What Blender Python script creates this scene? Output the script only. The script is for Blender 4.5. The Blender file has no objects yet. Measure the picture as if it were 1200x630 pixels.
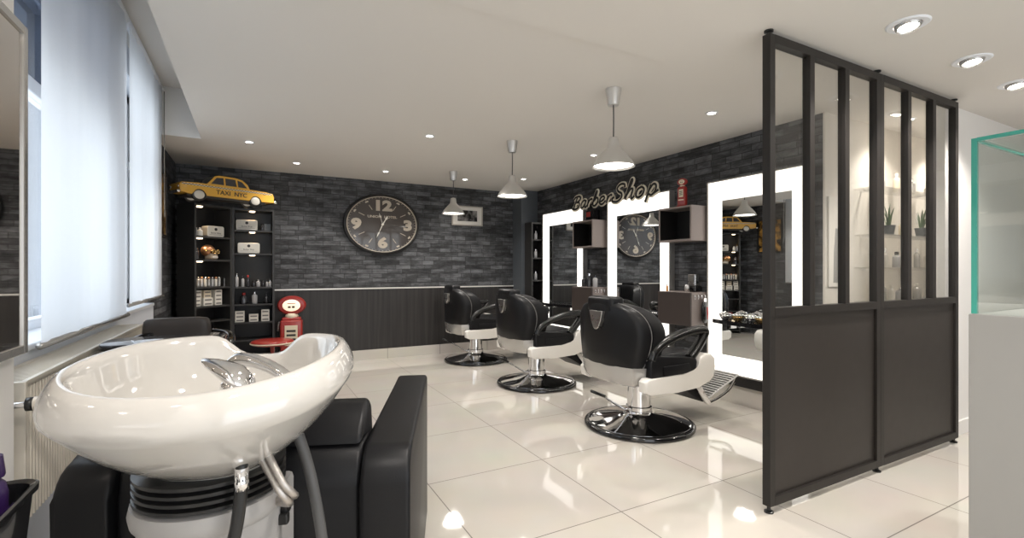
import bpy, bmesh, math, random
from mathutils import Vector, Matrix
random.seed(7)
PI = math.pi
R = math.radians
scene = bpy.context.scene
C = scene.collection

# ------------------------------------------------------------------ camera
cd = bpy.data.cameras.new('camera'); cam = bpy.data.objects.new('camera', cd); C.objects.link(cam)
cd.sensor_width = 36; cd.lens = 36*565/1200; cd.shift_y = 1.0/1200; cd.clip_start = 0.02
cam.location = (0, 0, 1.2); cam.rotation_euler = (PI/2, 0, -R(28.28))
scene.camera = cam
# ------------------------------------------------------------------ exposure, world
vs = scene.view_settings
vs.view_transform = 'Standard'; vs.look = 'None'; vs.gamma = 1; vs.use_curve_mapping = False
vs.exposure = 0.08
DOWN_W = 5; PEND_W = 5; MIRROR_E = 1.1; FRONT_W = 31; WIN_W = 40
w = bpy.data.worlds.new('daylight'); scene.world = w; w.use_nodes = True
nt = w.node_tree; bg = nt.nodes['Background']
bg.inputs[0].default_value = (0.80, 0.89, 1.0, 1); bg.inputs[1].default_value = 1.5

def area(name, loc, rot, sx, sy, watts, col):
    l = bpy.data.lights.new(name, 'AREA'); l.shape = 'RECTANGLE'; l.size = sx; l.size_y = sy
    l.energy = watts; l.color = col
    o = bpy.data.objects.new(name, l); o.location = loc; o.rotation_euler = rot; C.objects.link(o)
    o['kind'] = 'structure'
    return o
# daylight at the shop front behind the camera and at the side windows
area('daylight_shopfront', (1.9, -1.75, 1.3), (R(90), 0, 0), 4.2, 2.0, FRONT_W, (1.0, 0.975, 0.95))
area('daylight_window', (-1.02, 3.5, 1.8), (R(90), 0, R(-90)), 3.3, 1.9, WIN_W, (0.80, 0.89, 1.0))

# ------------------------------------------------------------------ materials
def mat(name, col=(.8,.8,.8), rough=.5, metal=0, emit=None, es=0, trans=0, coat=0, alpha=1, spec=None, ior=None, bump=None):
    m = bpy.data.materials.new(name); m.use_nodes = True
    n = m.node_tree; b = n.nodes['Principled BSDF']
    b.inputs['Base Color'].default_value = (*col, 1); b.inputs['Roughness'].default_value = rough
    b.inputs['Metallic'].default_value = metal
    if emit: b.inputs['Emission Color'].default_value = (*emit, 1); b.inputs['Emission Strength'].default_value = es
    if trans: b.inputs['Transmission Weight'].default_value = trans
    if coat: b.inputs['Coat Weight'].default_value = coat; b.inputs['Coat Roughness'].default_value = .03
    if spec is not None: b.inputs['Specular IOR Level'].default_value = spec
    if ior: b.inputs['IOR'].default_value = ior
    # slight procedural variation so that nothing is a flat swatch
    if not emit and not trans:
        t = n.nodes.new('ShaderNodeTexNoise'); t.inputs['Scale'].default_value = bump[0] if bump else 14
        tc = n.nodes.new('ShaderNodeTexCoord'); n.links.new(tc.outputs['Object'], t.inputs['Vector'])
        if bump:
            bm_ = n.nodes.new('ShaderNodeBump'); bm_.inputs['Strength'].default_value = bump[1]; bm_.inputs['Distance'].default_value = .001
            t.inputs['Detail'].default_value = 4
            n.links.new(t.outputs['Fac'], bm_.inputs['Height']); n.links.new(bm_.outputs['Normal'], b.inputs['Normal'])
        mr = n.nodes.new('ShaderNodeMapRange'); mr.inputs['To Min'].default_value = max(0, rough-.03); mr.inputs['To Max'].default_value = rough+.03
        n.links.new(t.outputs['Fac'], mr.inputs['Value']); n.links.new(mr.outputs['Result'], b.inputs['Roughness'])
    return m

def glassmat(name, tint, refl=.10):
    m = bpy.data.materials.new(name); m.use_nodes = True; n = m.node_tree; n.nodes.clear()
    out = n.nodes.new('ShaderNodeOutputMaterial'); tr = n.nodes.new('ShaderNodeBsdfTransparent'); gl = n.nodes.new('ShaderNodeBsdfGlossy')
    tr.inputs[0].default_value = (*tint, 1); gl.inputs['Roughness'].default_value = 0.0
    lw = n.nodes.new('ShaderNodeLayerWeight'); pw = n.nodes.new('ShaderNodeMath'); pw.operation = 'POWER'; pw.inputs[1].default_value = 5
    n.links.new(lw.outputs['Facing'], pw.inputs[0]); fr = n.nodes.new('ShaderNodeMath'); fr.operation = 'MULTIPLY_ADD'; fr.inputs[1].default_value = .94; fr.inputs[2].default_value = refl*.5
    n.links.new(pw.outputs[0], fr.inputs[0])
    mx = n.nodes.new('ShaderNodeMixShader'); n.links.new(fr.outputs[0], mx.inputs[0])
    n.links.new(tr.outputs[0], mx.inputs[1]); n.links.new(gl.outputs[0], mx.inputs[2]); n.links.new(mx.outputs[0], out.inputs[0])
    return m

M = {}
M['ceiling'] = mat('ceiling_paint', (.73,.70,.655), .8)
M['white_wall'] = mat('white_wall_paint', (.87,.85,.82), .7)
M['alcove'] = mat('alcove_plaster', (.72,.68,.62), .7, bump=(30,.2))
M['pillar'] = mat('slate_grey_panel', (.10,.112,.125), .4)
M['black_lam'] = mat('black_laminate', (.012,.011,.011), .42)
M['shelf_black'] = mat('shelf_board_black', (.03,.029,.028), .4)
M['black_leather'] = mat('black_leather', (.009,.009,.010), .40, spec=.25, bump=(180,.25))
M['black_gloss'] = mat('black_gloss_plastic', (.008,.008,.009), .12, coat=.6)
M['black_rubber'] = mat('black_rubber', (.012,.012,.012), .3)
M['grey_rubber'] = mat('grey_rubber_hose', (.07,.07,.07), .45)
M['arm_black'] = mat('satin_black_plastic', (.010,.010,.010), .25)
M['chrome'] = mat('chrome', (.86,.86,.87), .05, 1)
M['silver'] = mat('brushed_silver', (.62,.61,.60), .28, 1)
M['silver_paint'] = mat('silver_lacquer', (.50,.49,.47), .25, .6, coat=.3)
M['alu'] = mat('brushed_aluminium', (.66,.65,.63), .36, .7)
M['white_gloss'] = mat('white_gloss_plastic', (.84,.81,.76), .15, coat=.5)
M['ceramic'] = mat('white_ceramic', (.55,.53,.495), .07, coat=1)
M['grey_body'] = mat('grey_plastic_body', (.40,.39,.38), .4)
M['rad'] = mat('radiator_enamel', (.72,.67,.58), .35)
M['win_white'] = mat('window_frame_white', (.82,.84,.88), .4)
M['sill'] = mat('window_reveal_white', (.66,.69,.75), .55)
M['part'] = mat('anthracite_metal', (.022,.019,.017), .45, spec=.3)
M['part_panel'] = mat('anthracite_panel', (.032,.027,.024), .45, spec=.35)
M['taupe'] = mat('taupe_laminate', (.23,.19,.175), .42)
M['taupe_shaded'] = mat('shaded_taupe_laminate', (.050,.038,.034), .4)  # taupe with the shading of the cabinet fronts put into the colour
M['counter'] = mat('pale_grey_counter', (.31,.305,.29), .5)
M['mirror'] = mat('mirror_glass', (.82,.84,.84), .0, 1)
bpy.data.materials['mirror_glass'].node_tree.nodes['Principled BSDF'].inputs['Roughness'].default_value = 0
for l in list(bpy.data.materials['mirror_glass'].node_tree.links):
    if l.to_socket.name == 'Roughness': bpy.data.materials['mirror_glass'].node_tree.links.remove(l)
M['lit'] = mat('lit_acrylic_border', (.9,.88,.84), .4, emit=(1.0,.965,.91), es=MIRROR_E)
M['bulb'] = mat('glowing_lamp_diffuser', (1,1,1), .4, emit=(1.0,.95,.88), es=9)
M['bulb_small'] = mat('glowing_downlight', (1,1,1), .4, emit=(1.0,.93,.82), es=14)
M['bulb_warm'] = mat('glowing_shelf_spot', (1,1,1), .4, emit=(1.0,.78,.52), es=5)
M['yellow'] = mat('taxi_yellow_enamel', (.72,.40,.055), .3, coat=.3)
M['red'] = mat('red_enamel', (.34,.025,.018), .3, coat=.4)
M['cream'] = mat('cream_enamel', (.75,.66,.50), .4)
M['cream_lit'] = mat('lit_globe_face', (.9,.8,.65), .4, emit=(1.0,.80,.58), es=.7)
M['tin'] = mat('cream_tin', (.72,.69,.62), .35)
M['ink'] = mat('dark_print', (.03,.027,.025), .5)
M['clock_face'] = mat('clock_face_brown', (.052,.043,.038), .15, coat=.7)
M['clock_tan'] = mat('clock_numeral_tan', (.48,.42,.34), .5)
M['sign_cream'] = mat('sign_cream', (.82,.76,.62), .5)
M['sign_dark'] = mat('sign_dark', (.018,.017,.016), .5)
M['purple'] = mat('purple_plastic', (.020,.007,.048), .35)
M['brown_leather'] = mat('dark_brown_leather', (.055,.043,.036), .4, bump=(150,.25))
M['bone'] = mat('painted_bone', (.40,.33,.25), .5)
M['copper'] = mat('copper_paint', (.50,.25,.13), .35, .8)
M['green'] = mat('plant_green', (.06,.12,.04), .5)
M['amber'] = mat('amber_metal', (.45,.30,.12), .2, .9)
M['clear'] = glassmat('clear_glass', (.97,.97,.96))
M['tinted'] = glassmat('tinted_glass', (.30,.33,.38))
M['case_glass'] = glassmat('case_glass', (.95,.97,.96))
M['green_edge'] = mat('green_glass_edge', (.05,.42,.33), .15, emit=(.03,.40,.30), es=0.0)
M['green_edge'] = mat('green_glass_edge', (.06,.36,.29), .10)
M['bottle_glass'] = mat('dark_bottle_glass', (.03,.03,.035), .06, coat=.8)
M['clear_bottle'] = mat('frosted_bottle', (.45,.45,.46), .1, coat=.8)
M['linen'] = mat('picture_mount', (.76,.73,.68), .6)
M['taupe_frame'] = mat('picture_frame_beige', (.45,.41,.36), .5)

def nodes(m): return m.node_tree.nodes, m.node_tree.links

def brick_mat(name, dark, lite, mortar):
    m = mat(name, dark, .62); N, L = nodes(m); b = N['Principled BSDF']
    geo = N.new('ShaderNodeNewGeometry'); sep = N.new('ShaderNodeSeparateXYZ'); L.new(geo.outputs['Position'], sep.inputs[0])
    add = N.new('ShaderNodeMath'); L.new(sep.outputs[0], add.inputs[0]); L.new(sep.outputs[1], add.inputs[1])
    cmb = N.new('ShaderNodeCombineXYZ'); L.new(add.outputs[0], cmb.inputs[0]); L.new(sep.outputs[2], cmb.inputs[1])
    br = N.new('ShaderNodeTexBrick'); L.new(cmb.outputs[0], br.inputs['Vector'])
    br.inputs['Scale'].default_value = 1; br.inputs['Brick Width'].default_value = .205; br.inputs['Row Height'].default_value = .0605
    br.inputs['Mortar Size'].default_value = .0035; br.inputs['Mortar Smooth'].default_value = .3; br.offset = .43; br.squash = .8; br.squash_frequency = 3
    br.inputs['Color1'].default_value = (0,0,0,1); br.inputs['Color2'].default_value = (1,1,1,1); br.inputs['Mortar'].default_value = (.25,.25,.25,1)
    no = N.new('ShaderNodeTexNoise'); L.new(cmb.outputs[0], no.inputs['Vector']); no.inputs['Scale'].default_value = 5.5; no.inputs['Detail'].default_value = 9; no.inputs['Roughness'].default_value = .72
    mp = N.new('ShaderNodeMapping'); mp.inputs['Scale'].default_value = (.7, 2.6, 1); L.new(cmb.outputs[0], mp.inputs[0]); L.new(mp.outputs[0], no.inputs['Vector'])
    bw = N.new('ShaderNodeRGBToBW'); L.new(br.outputs['Color'], bw.inputs[0])
    mx = N.new('ShaderNodeMath'); mx.operation = 'MULTIPLY_ADD'; L.new(no.outputs['Fac'], mx.inputs[0]); mx.inputs[1].default_value = 3.4
    hb = N.new('ShaderNodeMath'); hb.operation = 'MULTIPLY'; hb.inputs[1].default_value = .62; L.new(bw.outputs[0], hb.inputs[0]); L.new(hb.outputs[0], mx.inputs[2])
    cr = N.new('ShaderNodeValToRGB'); L.new(mx.outputs[0], cr.inputs[0])
    mr = N.new('ShaderNodeMapRange'); mr.inputs['From Min'].default_value = 1.35; mr.inputs['From Max'].default_value = 2.75; L.new(mx.outputs[0], mr.inputs[0]); L.new(mr.outputs[0], cr.inputs[0])
    e = cr.color_ramp.elements; e[0].position = 0; e[0].color = (*dark,1); e[1].position = 1; e[1].color = (*lite,1)
    k = e.new(.42); k.color = tuple(d*.75+l*.25 for d,l in zip(dark,lite))+(1,)
    mm = N.new('ShaderNodeMix'); mm.data_type = 'RGBA'; L.new(br.outputs['Fac'], mm.inputs[0]); L.new(cr.outputs[0], mm.inputs[6]); mm.inputs[7].default_value = (*mortar,1)
    L.new(mm.outputs[2], b.inputs['Base Color'])
    bp = N.new('ShaderNodeBump'); bp.inputs['Strength'].default_value = .35; bp.inputs['Distance'].default_value = .004
    inv = N.new('ShaderNodeMath'); inv.operation = 'SUBTRACT'; inv.inputs[0].default_value = 1; L.new(br.outputs['Fac'], inv.inputs[1])
    L.new(inv.outputs[0], bp.inputs['Height']); L.new(bp.outputs[0], b.inputs['Normal'])
    return m
M['brick'] = brick_mat('slate_brick_wallpaper', (.006,.0065,.0075), (.165,.17,.182), (.012,.012,.013))

def tile_mat():
    m = mat('polished_cream_tile', (.66,.60,.52), .05, coat=.4); N, L = nodes(m); b = N['Principled BSDF']
    geo = N.new('ShaderNodeNewGeometry'); mp = N.new('ShaderNodeMapping'); L.new(geo.outputs['Position'], mp.inputs[0])
    T = .747; mp.inputs['Location'].default_value = (-(1.614 - 2*T)+.0015, -(2.6 - 3*T)+.0015, 0)
    br = N.new('ShaderNodeTexBrick'); L.new(mp.outputs[0], br.inputs['Vector']); br.offset = 0; br.squash = 1
    br.inputs['Scale'].default_value = 1; br.inputs['Brick Width'].default_value = T; br.inputs['Row Height'].default_value = T
    br.inputs['Mortar Size'].default_value = .0028; br.inputs['Mortar Smooth'].default_value = .1
    br.inputs['Color1'].default_value = (.64,.60,.54,1); br.inputs['Color2'].default_value = (.62,.58,.52,1); br.inputs['Mortar'].default_value = (.16,.14,.12,1)
    no = N.new('ShaderNodeTexNoise'); no.inputs['Scale'].default_value = 3; no.inputs['Detail'].default_value = 8; L.new(geo.outputs['Position'], no.inputs['Vector'])
    mm = N.new('ShaderNodeMix'); mm.data_type = 'RGBA'; mm.blend_type = 'MULTIPLY'; mm.inputs[0].default_value = .12
    L.new(br.outputs['Color'], mm.inputs[6]); L.new(no.outputs['Color'], mm.inputs[7]); L.new(mm.outputs[2], b.inputs['Base Color'])
    mr = N.new('ShaderNodeMapRange'); mr.inputs['To Min'].default_value = .045; mr.inputs['To Max'].default_value = .5; L.new(br.outputs['Fac'], mr.inputs[0]); L.new(mr.outputs[0], b.inputs['Roughness'])
    return m
M['tile'] = tile_mat()

def wood_mat():
    m = mat('dark_wood_panel', (.04,.035,.033), .45); N, L = nodes(m); b = N['Principled BSDF']
    geo = N.new('ShaderNodeNewGeometry'); mp = N.new('ShaderNodeMapping'); mp.inputs['Scale'].default_value = (28, 28, .9); L.new(geo.outputs['Position'], mp.inputs[0])
    no = N.new('ShaderNodeTexNoise'); no.inputs['Scale'].default_value = 1; no.inputs['Detail'].default_value = 6; L.new(mp.outputs[0], no.inputs['Vector'])
    cr = N.new('ShaderNodeValToRGB'); L.new(no.outputs['Fac'], cr.inputs[0]); e = cr.color_ramp.elements
    e[0].position = .3; e[0].color = (.012,.011,.011,1); e[1].position = .75; e[1].color = (.036,.032,.030,1); L.new(cr.outputs[0], b.inputs['Base Color'])
    return m
M['wood'] = wood_mat()

def blind_mat():
    m = bpy.data.materials.new('white_blind_fabric'); m.use_nodes = True; N, L = nodes(m); N.clear()
    out = N.new('ShaderNodeOutputMaterial'); d = N.new('ShaderNodeBsdfDiffuse'); t = N.new('ShaderNodeBsdfTranslucent'); mx = N.new('ShaderNodeMixShader')
    geo = N.new('ShaderNodeNewGeometry'); wv = N.new('ShaderNodeTexNoise'); wv.inputs['Scale'].default_value = 260
    L.new(geo.outputs['Position'], wv.inputs['Vector'])
    cr = N.new('ShaderNodeValToRGB'); cr.color_ramp.elements[0].color = (.82,.84,.87,1); cr.color_ramp.elements[1].color = (.90,.92,.94,1)
    L.new(wv.outputs['Fac'], cr.inputs[0]); L.new(cr.outputs[0], d.inputs[0]); L.new(cr.outputs[0], t.inputs[0])
    mx.inputs[0].default_value = .5
    L.new(d.outputs[0], mx.inputs[1]); L.new(t.outputs[0], mx.inputs[2]); L.new(mx.outputs[0], out.inputs[0]); return m
M['blind'] = blind_mat()

def photo_mat(name, dark, lite, scale):
    m = mat(name, dark, .25, coat=.4); N, L = nodes(m); b = N['Principled BSDF']
    geo = N.new('ShaderNodeNewGeometry'); no = N.new('ShaderNodeTexNoise'); no.inputs['Scale'].default_value = scale; no.inputs['Detail'].default_value = 3
    L.new(geo.outputs['Position'], no.inputs['Vector']); cr = N.new('ShaderNodeValToRGB'); L.new(no.outputs['Fac'], cr.inputs[0])
    e = cr.color_ramp.elements; e[0].position = .45; e[0].color = (*dark,1); e[1].position = .62; e[1].color = (*lite,1); L.new(cr.outputs[0], b.inputs['Base Color'])
    return m
M['photo_bw'] = photo_mat('black_and_white_photograph', (.012,.012,.012), (.25,.24,.23), 9)
M['photo_taxi_reflection'] = photo_mat('poster_taxi_reflection', (.03,.02,.01), (.50,.27,.06), 7)  # amber imitates the yellow taxi reflected in the frame
M['stripe_box'] = None

# ------------------------------------------------------------------ mesh helpers
def link(name, bm, m, parent=None, loc=None, smooth=False, rot=None):
    me = bpy.data.meshes.new(name); bmesh.ops.recalc_face_normals(bm, faces=bm.faces); bm.to_mesh(me); bm.free()
    for p in me.polygons: p.use_smooth = smooth
    o = bpy.data.objects.new(name, me); C.objects.link(o)
    if isinstance(m, (list, tuple)):
        for k in m: me.materials.append(k)
    else: me.materials.append(m)
    if parent: o.parent = parent
    if loc: o.location = loc
    if rot: o.rotation_euler = rot
    return o
def smooth_angle(o, deg=40):
    me = o.data
    for p in me.polygons: p.use_smooth = True
    bm = bmesh.new(); bm.from_mesh(me)
    for e in bm.edges:
        if len(e.link_faces) == 2 and e.calc_face_angle(0) > R(deg): e.smooth = False
    bm.to_mesh(me); bm.free(); return o
def B(): return bmesh.new()
def bx(bm, x0, x1, y0, y1, z0, z1, bev=0, mi=0, seg=2, xf=None):
    vs_ = [bm.verts.new(p) for p in ((x0,y0,z0),(x1,y0,z0),(x1,y1,z0),(x0,y1,z0),(x0,y0,z1),(x1,y0,z1),(x1,y1,z1),(x0,y1,z1))]
    fs = [bm.faces.new([vs_[i] for i in f]) for f in ((0,3,2,1),(4,5,6,7),(0,1,5,4),(1,2,6,5),(2,3,7,6),(3,0,4,7))]
    for f in fs: f.material_index = mi
    if bev:
        es = list({e for f in fs for e in f.edges})
        r = bmesh.ops.bevel(bm, geom=es, offset=bev, segments=seg, profile=.5, affect='EDGES')
        vs_ = list({v for f in r['faces'] for v in f.verts} | {v for v in vs_ if v.is_valid})
    if xf: bmesh.ops.transform(bm, matrix=xf, verts=[v for v in vs_ if v.is_valid])
    return vs_
def prism(bm, pts, axis, a, b, bev=0, mi=0, seg=2):
    """polygon pts extruded along axis from a to b"""
    def P(u, v, t): return {'x': (t,u,v), 'y': (u,t,v), 'z': (u,v,t)}[axis]
    v0 = [bm.verts.new(P(u,v,a)) for u,v in pts]; v1 = [bm.verts.new(P(u,v,b)) for u,v in pts]
    n = len(pts); fs = [bm.faces.new(v0), bm.faces.new(list(reversed(v1)))]
    for i in range(n): fs.append(bm.faces.new((v0[i], v1[i], v1[(i+1)%n], v0[(i+1)%n])))
    for f in fs: f.material_index = mi
    if bev:
        es = list(set(fs[0].edges) | set(fs[1].edges))
        bmesh.ops.bevel(bm, geom=es, offset=bev, segments=seg, profile=.5, affect='EDGES')
def lathe(bm, prof, seg=32, c=(0,0,0), mi=0, axis='z', sx=1, sy=1, loop=False):
    if loop: prof = list(prof) + [prof[0]]
    rings = []
    for r, z in prof:
        ring = []
        for k in range(seg):
            a = 2*PI*k/seg; x, y = r*math.cos(a)*sx, r*math.sin(a)*sy
            p = (x, y, z) if axis == 'z' else ((z, x, y) if axis == 'x' else (x, z, y))
            ring.append(bm.verts.new((c[0]+p[0], c[1]+p[1], c[2]+p[2])))
        rings.append(ring)
    for i in range(len(rings)-1):
        for k in range(seg):
            f = bm.faces.new((rings[i][k], rings[i][(k+1)%seg], rings[i+1][(k+1)%seg], rings[i+1][k])); f.material_index = mi
    if loop:
        bmesh.ops.remove_doubles(bm, verts=rings[0] + rings[-1], dist=1e-6); return
    if prof[0][0] > 1e-4: f = bm.faces.new(rings[0]); f.material_index = mi
    if prof[-1][0] > 1e-4: f = bm.faces.new(rings[-1]); f.material_index = mi
    bmesh.ops.remove_doubles(bm, verts=rings[0] + rings[-1], dist=1e-6) if (prof[0][0] <= 1e-4 or prof[-1][0] <= 1e-4) else None
def catmull(pts, n=8):
    P = [Vector(p) for p in pts]; P = [2*P[0]-P[1]] + P + [2*P[-1]-P[-2]]; out = []
    for i in range(1, len(P)-2):
        for k in range(n):
            t = k/n; a, b, c, d = P[i-1:i+3]
            out.append(.5*((2*b)+(-a+c)*t+(2*a-5*b+4*c-d)*t*t+(-a+3*b-3*c+d)*t**3))
    out.append(P[-2]); return out
def tube(bm, pts, r, seg=10, smooth=6, flat=None, mi=0, rads=None):
    """round or oval tube along a path. flat=(axis_vector, ratio) squashes the section along axis_vector"""
    P = catmull(pts, smooth) if smooth > 1 else [Vector(p) for p in pts]
    n = len(P); rings = []
    up = None
    for i in range(n):
        t = (P[min(i+1,n-1)] - P[max(i-1,0)]).normalized()
        if up is None:
            up = Vector((0,0,1)) if abs(t.z) < .9 else Vector((1,0,0))
        s = t.cross(up); 
        if s.length < 1e-5: s = t.cross(Vector((1,0,.3)))
        s.normalize(); up = s.cross(t).normalized()
        rr = r if rads is None else rads[0] + (rads[1]-rads[0])*i/(n-1)
        ring = []
        for k in range(seg):
            a = 2*PI*k/seg; off = s*math.cos(a)*rr + up*math.sin(a)*rr
            if flat: off = off - flat[0]*off.dot(flat[0])*(1-flat[1])
            ring.append(bm.verts.new(P[i]+off))
        rings.append(ring)
    for i in range(n-1):
        for k in range(seg):
            f = bm.faces.new((rings[i][k], rings[i][(k+1)%seg], rings[i+1][(k+1)%seg], rings[i+1][k])); f.material_index = mi
    for q in (rings[0], rings[-1]):
        f = bm.faces.new(q); f.material_index = mi
def loft(bm, rings, cap=True, mi=0):
    V = [[bm.verts.new(p) for p in r] for r in rings]; n = len(V[0])
    for i in range(len(V)-1):
        for k in range(n):
            f = bm.faces.new((V[i][k], V[i][(k+1)%n], V[i+1][(k+1)%n], V[i+1][k])); f.material_index = mi
    if cap:
        for q in (V[0], V[-1]):
            f = bm.faces.new(q); f.material_index = mi
def subsurf(o, lv=2):
    s = o.modifiers.new('sub', 'SUBSURF'); s.levels = lv; s.render_levels = lv; return o
def thing(name, label, cat, loc=(0,0,0), rz=0, group=None):
    o = bpy.data.objects.new(name, None); C.objects.link(o); o.location = loc; o.rotation_euler = (0,0,rz); o.empty_display_size = .1
    o['label'] = label; o['category'] = cat
    if group: o['group'] = group
    return o
def tag(o, label, cat, group=None, kind=None):
    o['label'] = label; o['category'] = cat
    if group: o['group'] = group
    if kind: o['kind'] = kind
    return o
def struct(name, bm, m, parent=None):
    o = link(name, bm, m, parent)
    if not parent: o['kind'] = 'structure'
    return o
def sbox(name, *a, m='white_wall', bev=0):
    bm = B(); bx(bm, *a, bev=bev); return struct(name, bm, M[m] if isinstance(m, str) else m)
def text_mesh(name, s, size, m, parent, loc, rot, bold=0, ext=.002, align='CENTER', shear=0, sx=1):
    cu = bpy.data.curves.new(name, 'FONT'); cu.body = s; cu.size = size; cu.extrude = ext; cu.offset = bold; cu.shear = shear
    cu.align_x = align; cu.align_y = 'CENTER'; cu.resolution_u = 3
    t = bpy.data.objects.new(name+'_curve', cu); C.objects.link(t)
    dg = bpy.context.evaluated_depsgraph_get(); me = bpy.data.meshes.new_from_object(t.evaluated_get(dg))
    bpy.data.objects.remove(t); me.materials.clear(); me.materials.append(m)
    o = bpy.data.objects.new(name, me); C.objects.link(o); o.parent = parent; o.location = loc; o.rotation_euler = rot; o.scale = (sx,1,1)
    return o
def copy_tree(o, parent=None):
    c = o.copy(); C.objects.link(c); c.parent = parent
    for ch in list(o.children): copy_tree(ch, c)
    return c

# ================================================================== SETTING
ZC = 2.40; ZN = 2.385
bm = B(); bx(bm, -1.6, 7.5, -2.0, 6.9, -.1, 0); struct('floor', bm, M['tile'])
# main ceiling with the raised pocket over the windows
bm = B()
bx(bm, -.414, 7.5, 2.02, 6.9, ZC, ZC+.6)
bx(bm, -1.0, -.414, 5.245, 6.9, ZC, ZC+.6)
struct('ceiling', bm, M['ceiling'])
sbox('trim_1', -.414, 7.5, -2.0, 2.018, ZN, ZN+.6, m='ceiling')
bm = B(); bx(bm, -1.0, -.415, -2.0, 5.244, 2.83, 3.0); struct('trim_2', bm, M['ceiling'])
sbox('trim_window_spill', -.79, -.414, 5.233, 5.2445, ZC, 2.83, m='white_wall')  # pocket end faced in white, window spill light put into its colour
# walls
sbox('wall_back', -1.0, 4.2, 6.584, 6.75, 0, 2.6, m='brick')
sbox('wall_left', -1.0, -.766, 5.0, 6.60, 0, 2.83, m='brick')
sbox('wall_right', 3.84, 4.0, 2.12, 6.60, 0, 2.6, m='brick')
sbox('wall_alcove', 3.838, 7.4, 2.105, 2.119, 0, 2.6, m='alcove')
sbox('wall_front', 4.335, 7.4, 1.56, 1.66, 0, 2.6, m='white_wall')
sbox('wall_east', 7.3, 7.45, -2.0, 2.3, 0, 2.9, m='white_wall')
# window wall: nearer pier, parapet below the windows, strips between and above
sbox('wall_pier', -1.1, -.60, -2.0, 1.885, 0, 2.83, m='white_wall')
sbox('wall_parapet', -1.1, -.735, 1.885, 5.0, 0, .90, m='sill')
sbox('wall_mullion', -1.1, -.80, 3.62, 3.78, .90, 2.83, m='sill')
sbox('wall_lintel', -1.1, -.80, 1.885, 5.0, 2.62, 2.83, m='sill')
# shop front behind the camera: side piers and a lintel over the opening
bm = B(); bx(bm, -1.1, -.3, -2.1, -1.9, 0, 2.9); bx(bm, 4.1, 7.4, -2.1, -1.9, 0, 2.9); bx(bm, -.3, 4.1, -2.1, -1.9, 2.35, 2.9); bx(bm, -.3, 4.1, -2.1, -1.9, 0, .25)
bx(bm, 1.1, 1.2, -2.0, -1.92, .25, 2.35); bx(bm, 2.6, 2.7, -2.0, -1.92, .25, 2.35)
struct('wall_shopfront', bm, M['white_wall'])
# windows
def window(name, y0, y1):
    bm = B(); xf = -.93
    for a in ((xf-.03, xf+.03, y0, y0+.07, .90, 2.62), (xf-.03, xf+.03, y1-.07, y1, .90, 2.62), (xf-.03, xf+.03, y0, y1, .90, .97), (xf-.03, xf+.03, y0, y1, 2.55, 2.62), (xf-.035, xf+.035, y0, y1, 2.02, 2.09), (xf-.03, xf+.03, (y0+y1)/2-.04, (y0+y1)/2+.04, .97, 2.55)):
        bx(bm, *a, bev=.006)
    f = struct(name, bm, M['win_white'])
    bm = B(); bx(bm, xf-.004, xf+.004, y0+.07, y1-.07, .97, 2.02); link('pane', bm, M['clear'], f)
    bm = B(); bx(bm, xf-.02, xf-.004, y0+.07, y1-.07, 2.09, 2.55); link('upper_pane', bm, M['tinted'] if name == 'window_1' else M['clear'], f)
    bm = B(); tube(bm, [(xf+.03,(y0+y1)/2,1.22),(xf+.075,(y0+y1)/2,1.22),(xf+.075,(y0+y1)/2+.02,1.10)], .011, 8, 3); link('handle', bm, M['alu'], f, smooth=True)
window('window_1', 1.90, 3.62); window('window_2', 3.78, 5.0)
sbox('trim_sill', -.92, -.725, 1.89, 4.99, .90, .925, m='win_white', bev=.006)
# street outside the side windows
bm = B(); bx(bm, -9, -1.2, -6, 16, -.12, -.02); struct('ground_outside', bm, M['counter'])
bm = B(); bx(bm, -9.2, -9, -6, 16, 0, 6.5)
for k in range(6): bx(bm, -8.99, -8.95, -4+3*k, -2.9+3*k, 1.2, 3.0, mi=1)
struct('wall_facade_outside', bm, [M['white_wall'], M['pillar']])
# pillar in the far corner, wainscot, baseboards
sbox('wall_pillar', 3.556, 3.84, 6.31, 6.584, 0, ZC, m='pillar')
sbox('trim_wainscot', .23, 3.556, 6.566, 6.584, .136, .945, m='wood')
sbox('trim_dado', .23, 3.556, 6.556, 6.584, .945, .962, m=mat('satin_metal_strip', (.75,.72,.68), .3, .3))
sbox('baseboard_back', -.766, 3.556, 6.560, 6.584, 0, .136, m='tile')
sbox('baseboard_right', 3.815, 3.84, 2.12, 6.31, 0, .17, m='tile')
sbox('baseboard_alcove', 3.85, 7.3, 2.088, 2.105, 0, .12, m='tile')
sbox('baseboard_front', 4.34, 7.3, 1.545, 1.56, 0, .10, m='white_wall')

# ================================================================== BACKWASH UNIT (foreground)
UZ = -R(20.98); UL = (-.081, 1.338, 0)
unit = thing('shampoo_backwash_unit', 'white ceramic hair washing basin on grey pedestal with black upholstered bench', 'backwash unit', UL, UZ)
def arm_profile():
    y0, y1, H, r = .13, 1.14, .70, .09
    pts = [(y0,.03)]
    for k in range(7): a = PI - k*PI/12; pts.append((y0+r+r*math.cos(a), H-r+r*math.sin(a)))
    for k in range(5): a = PI/2 - k*PI/8; pts.append((y1-.03+.03*math.cos(a), H-.03+.03*math.sin(a)))
    pts.append((y1,.03)); return pts
for s in (-1, 1):
    bm = B(); prism(bm, arm_profile(), 'x', s*.31 if s>0 else -.445, .445 if s>0 else -.31, bev=.014, seg=3)
    smooth_angle(link('armrest', bm, M['black_leather'], unit), 50)
bm = B(); prism(bm, [(.15,.03),(.15,.60),(.165,.67),(.21,.70),(.36,.70),(.40,.66),(.44,.03)], 'x', -.307, .307, bev=.012, seg=2)
smooth_angle(link('backrest', bm, M['black_leather'], unit), 50)
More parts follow.
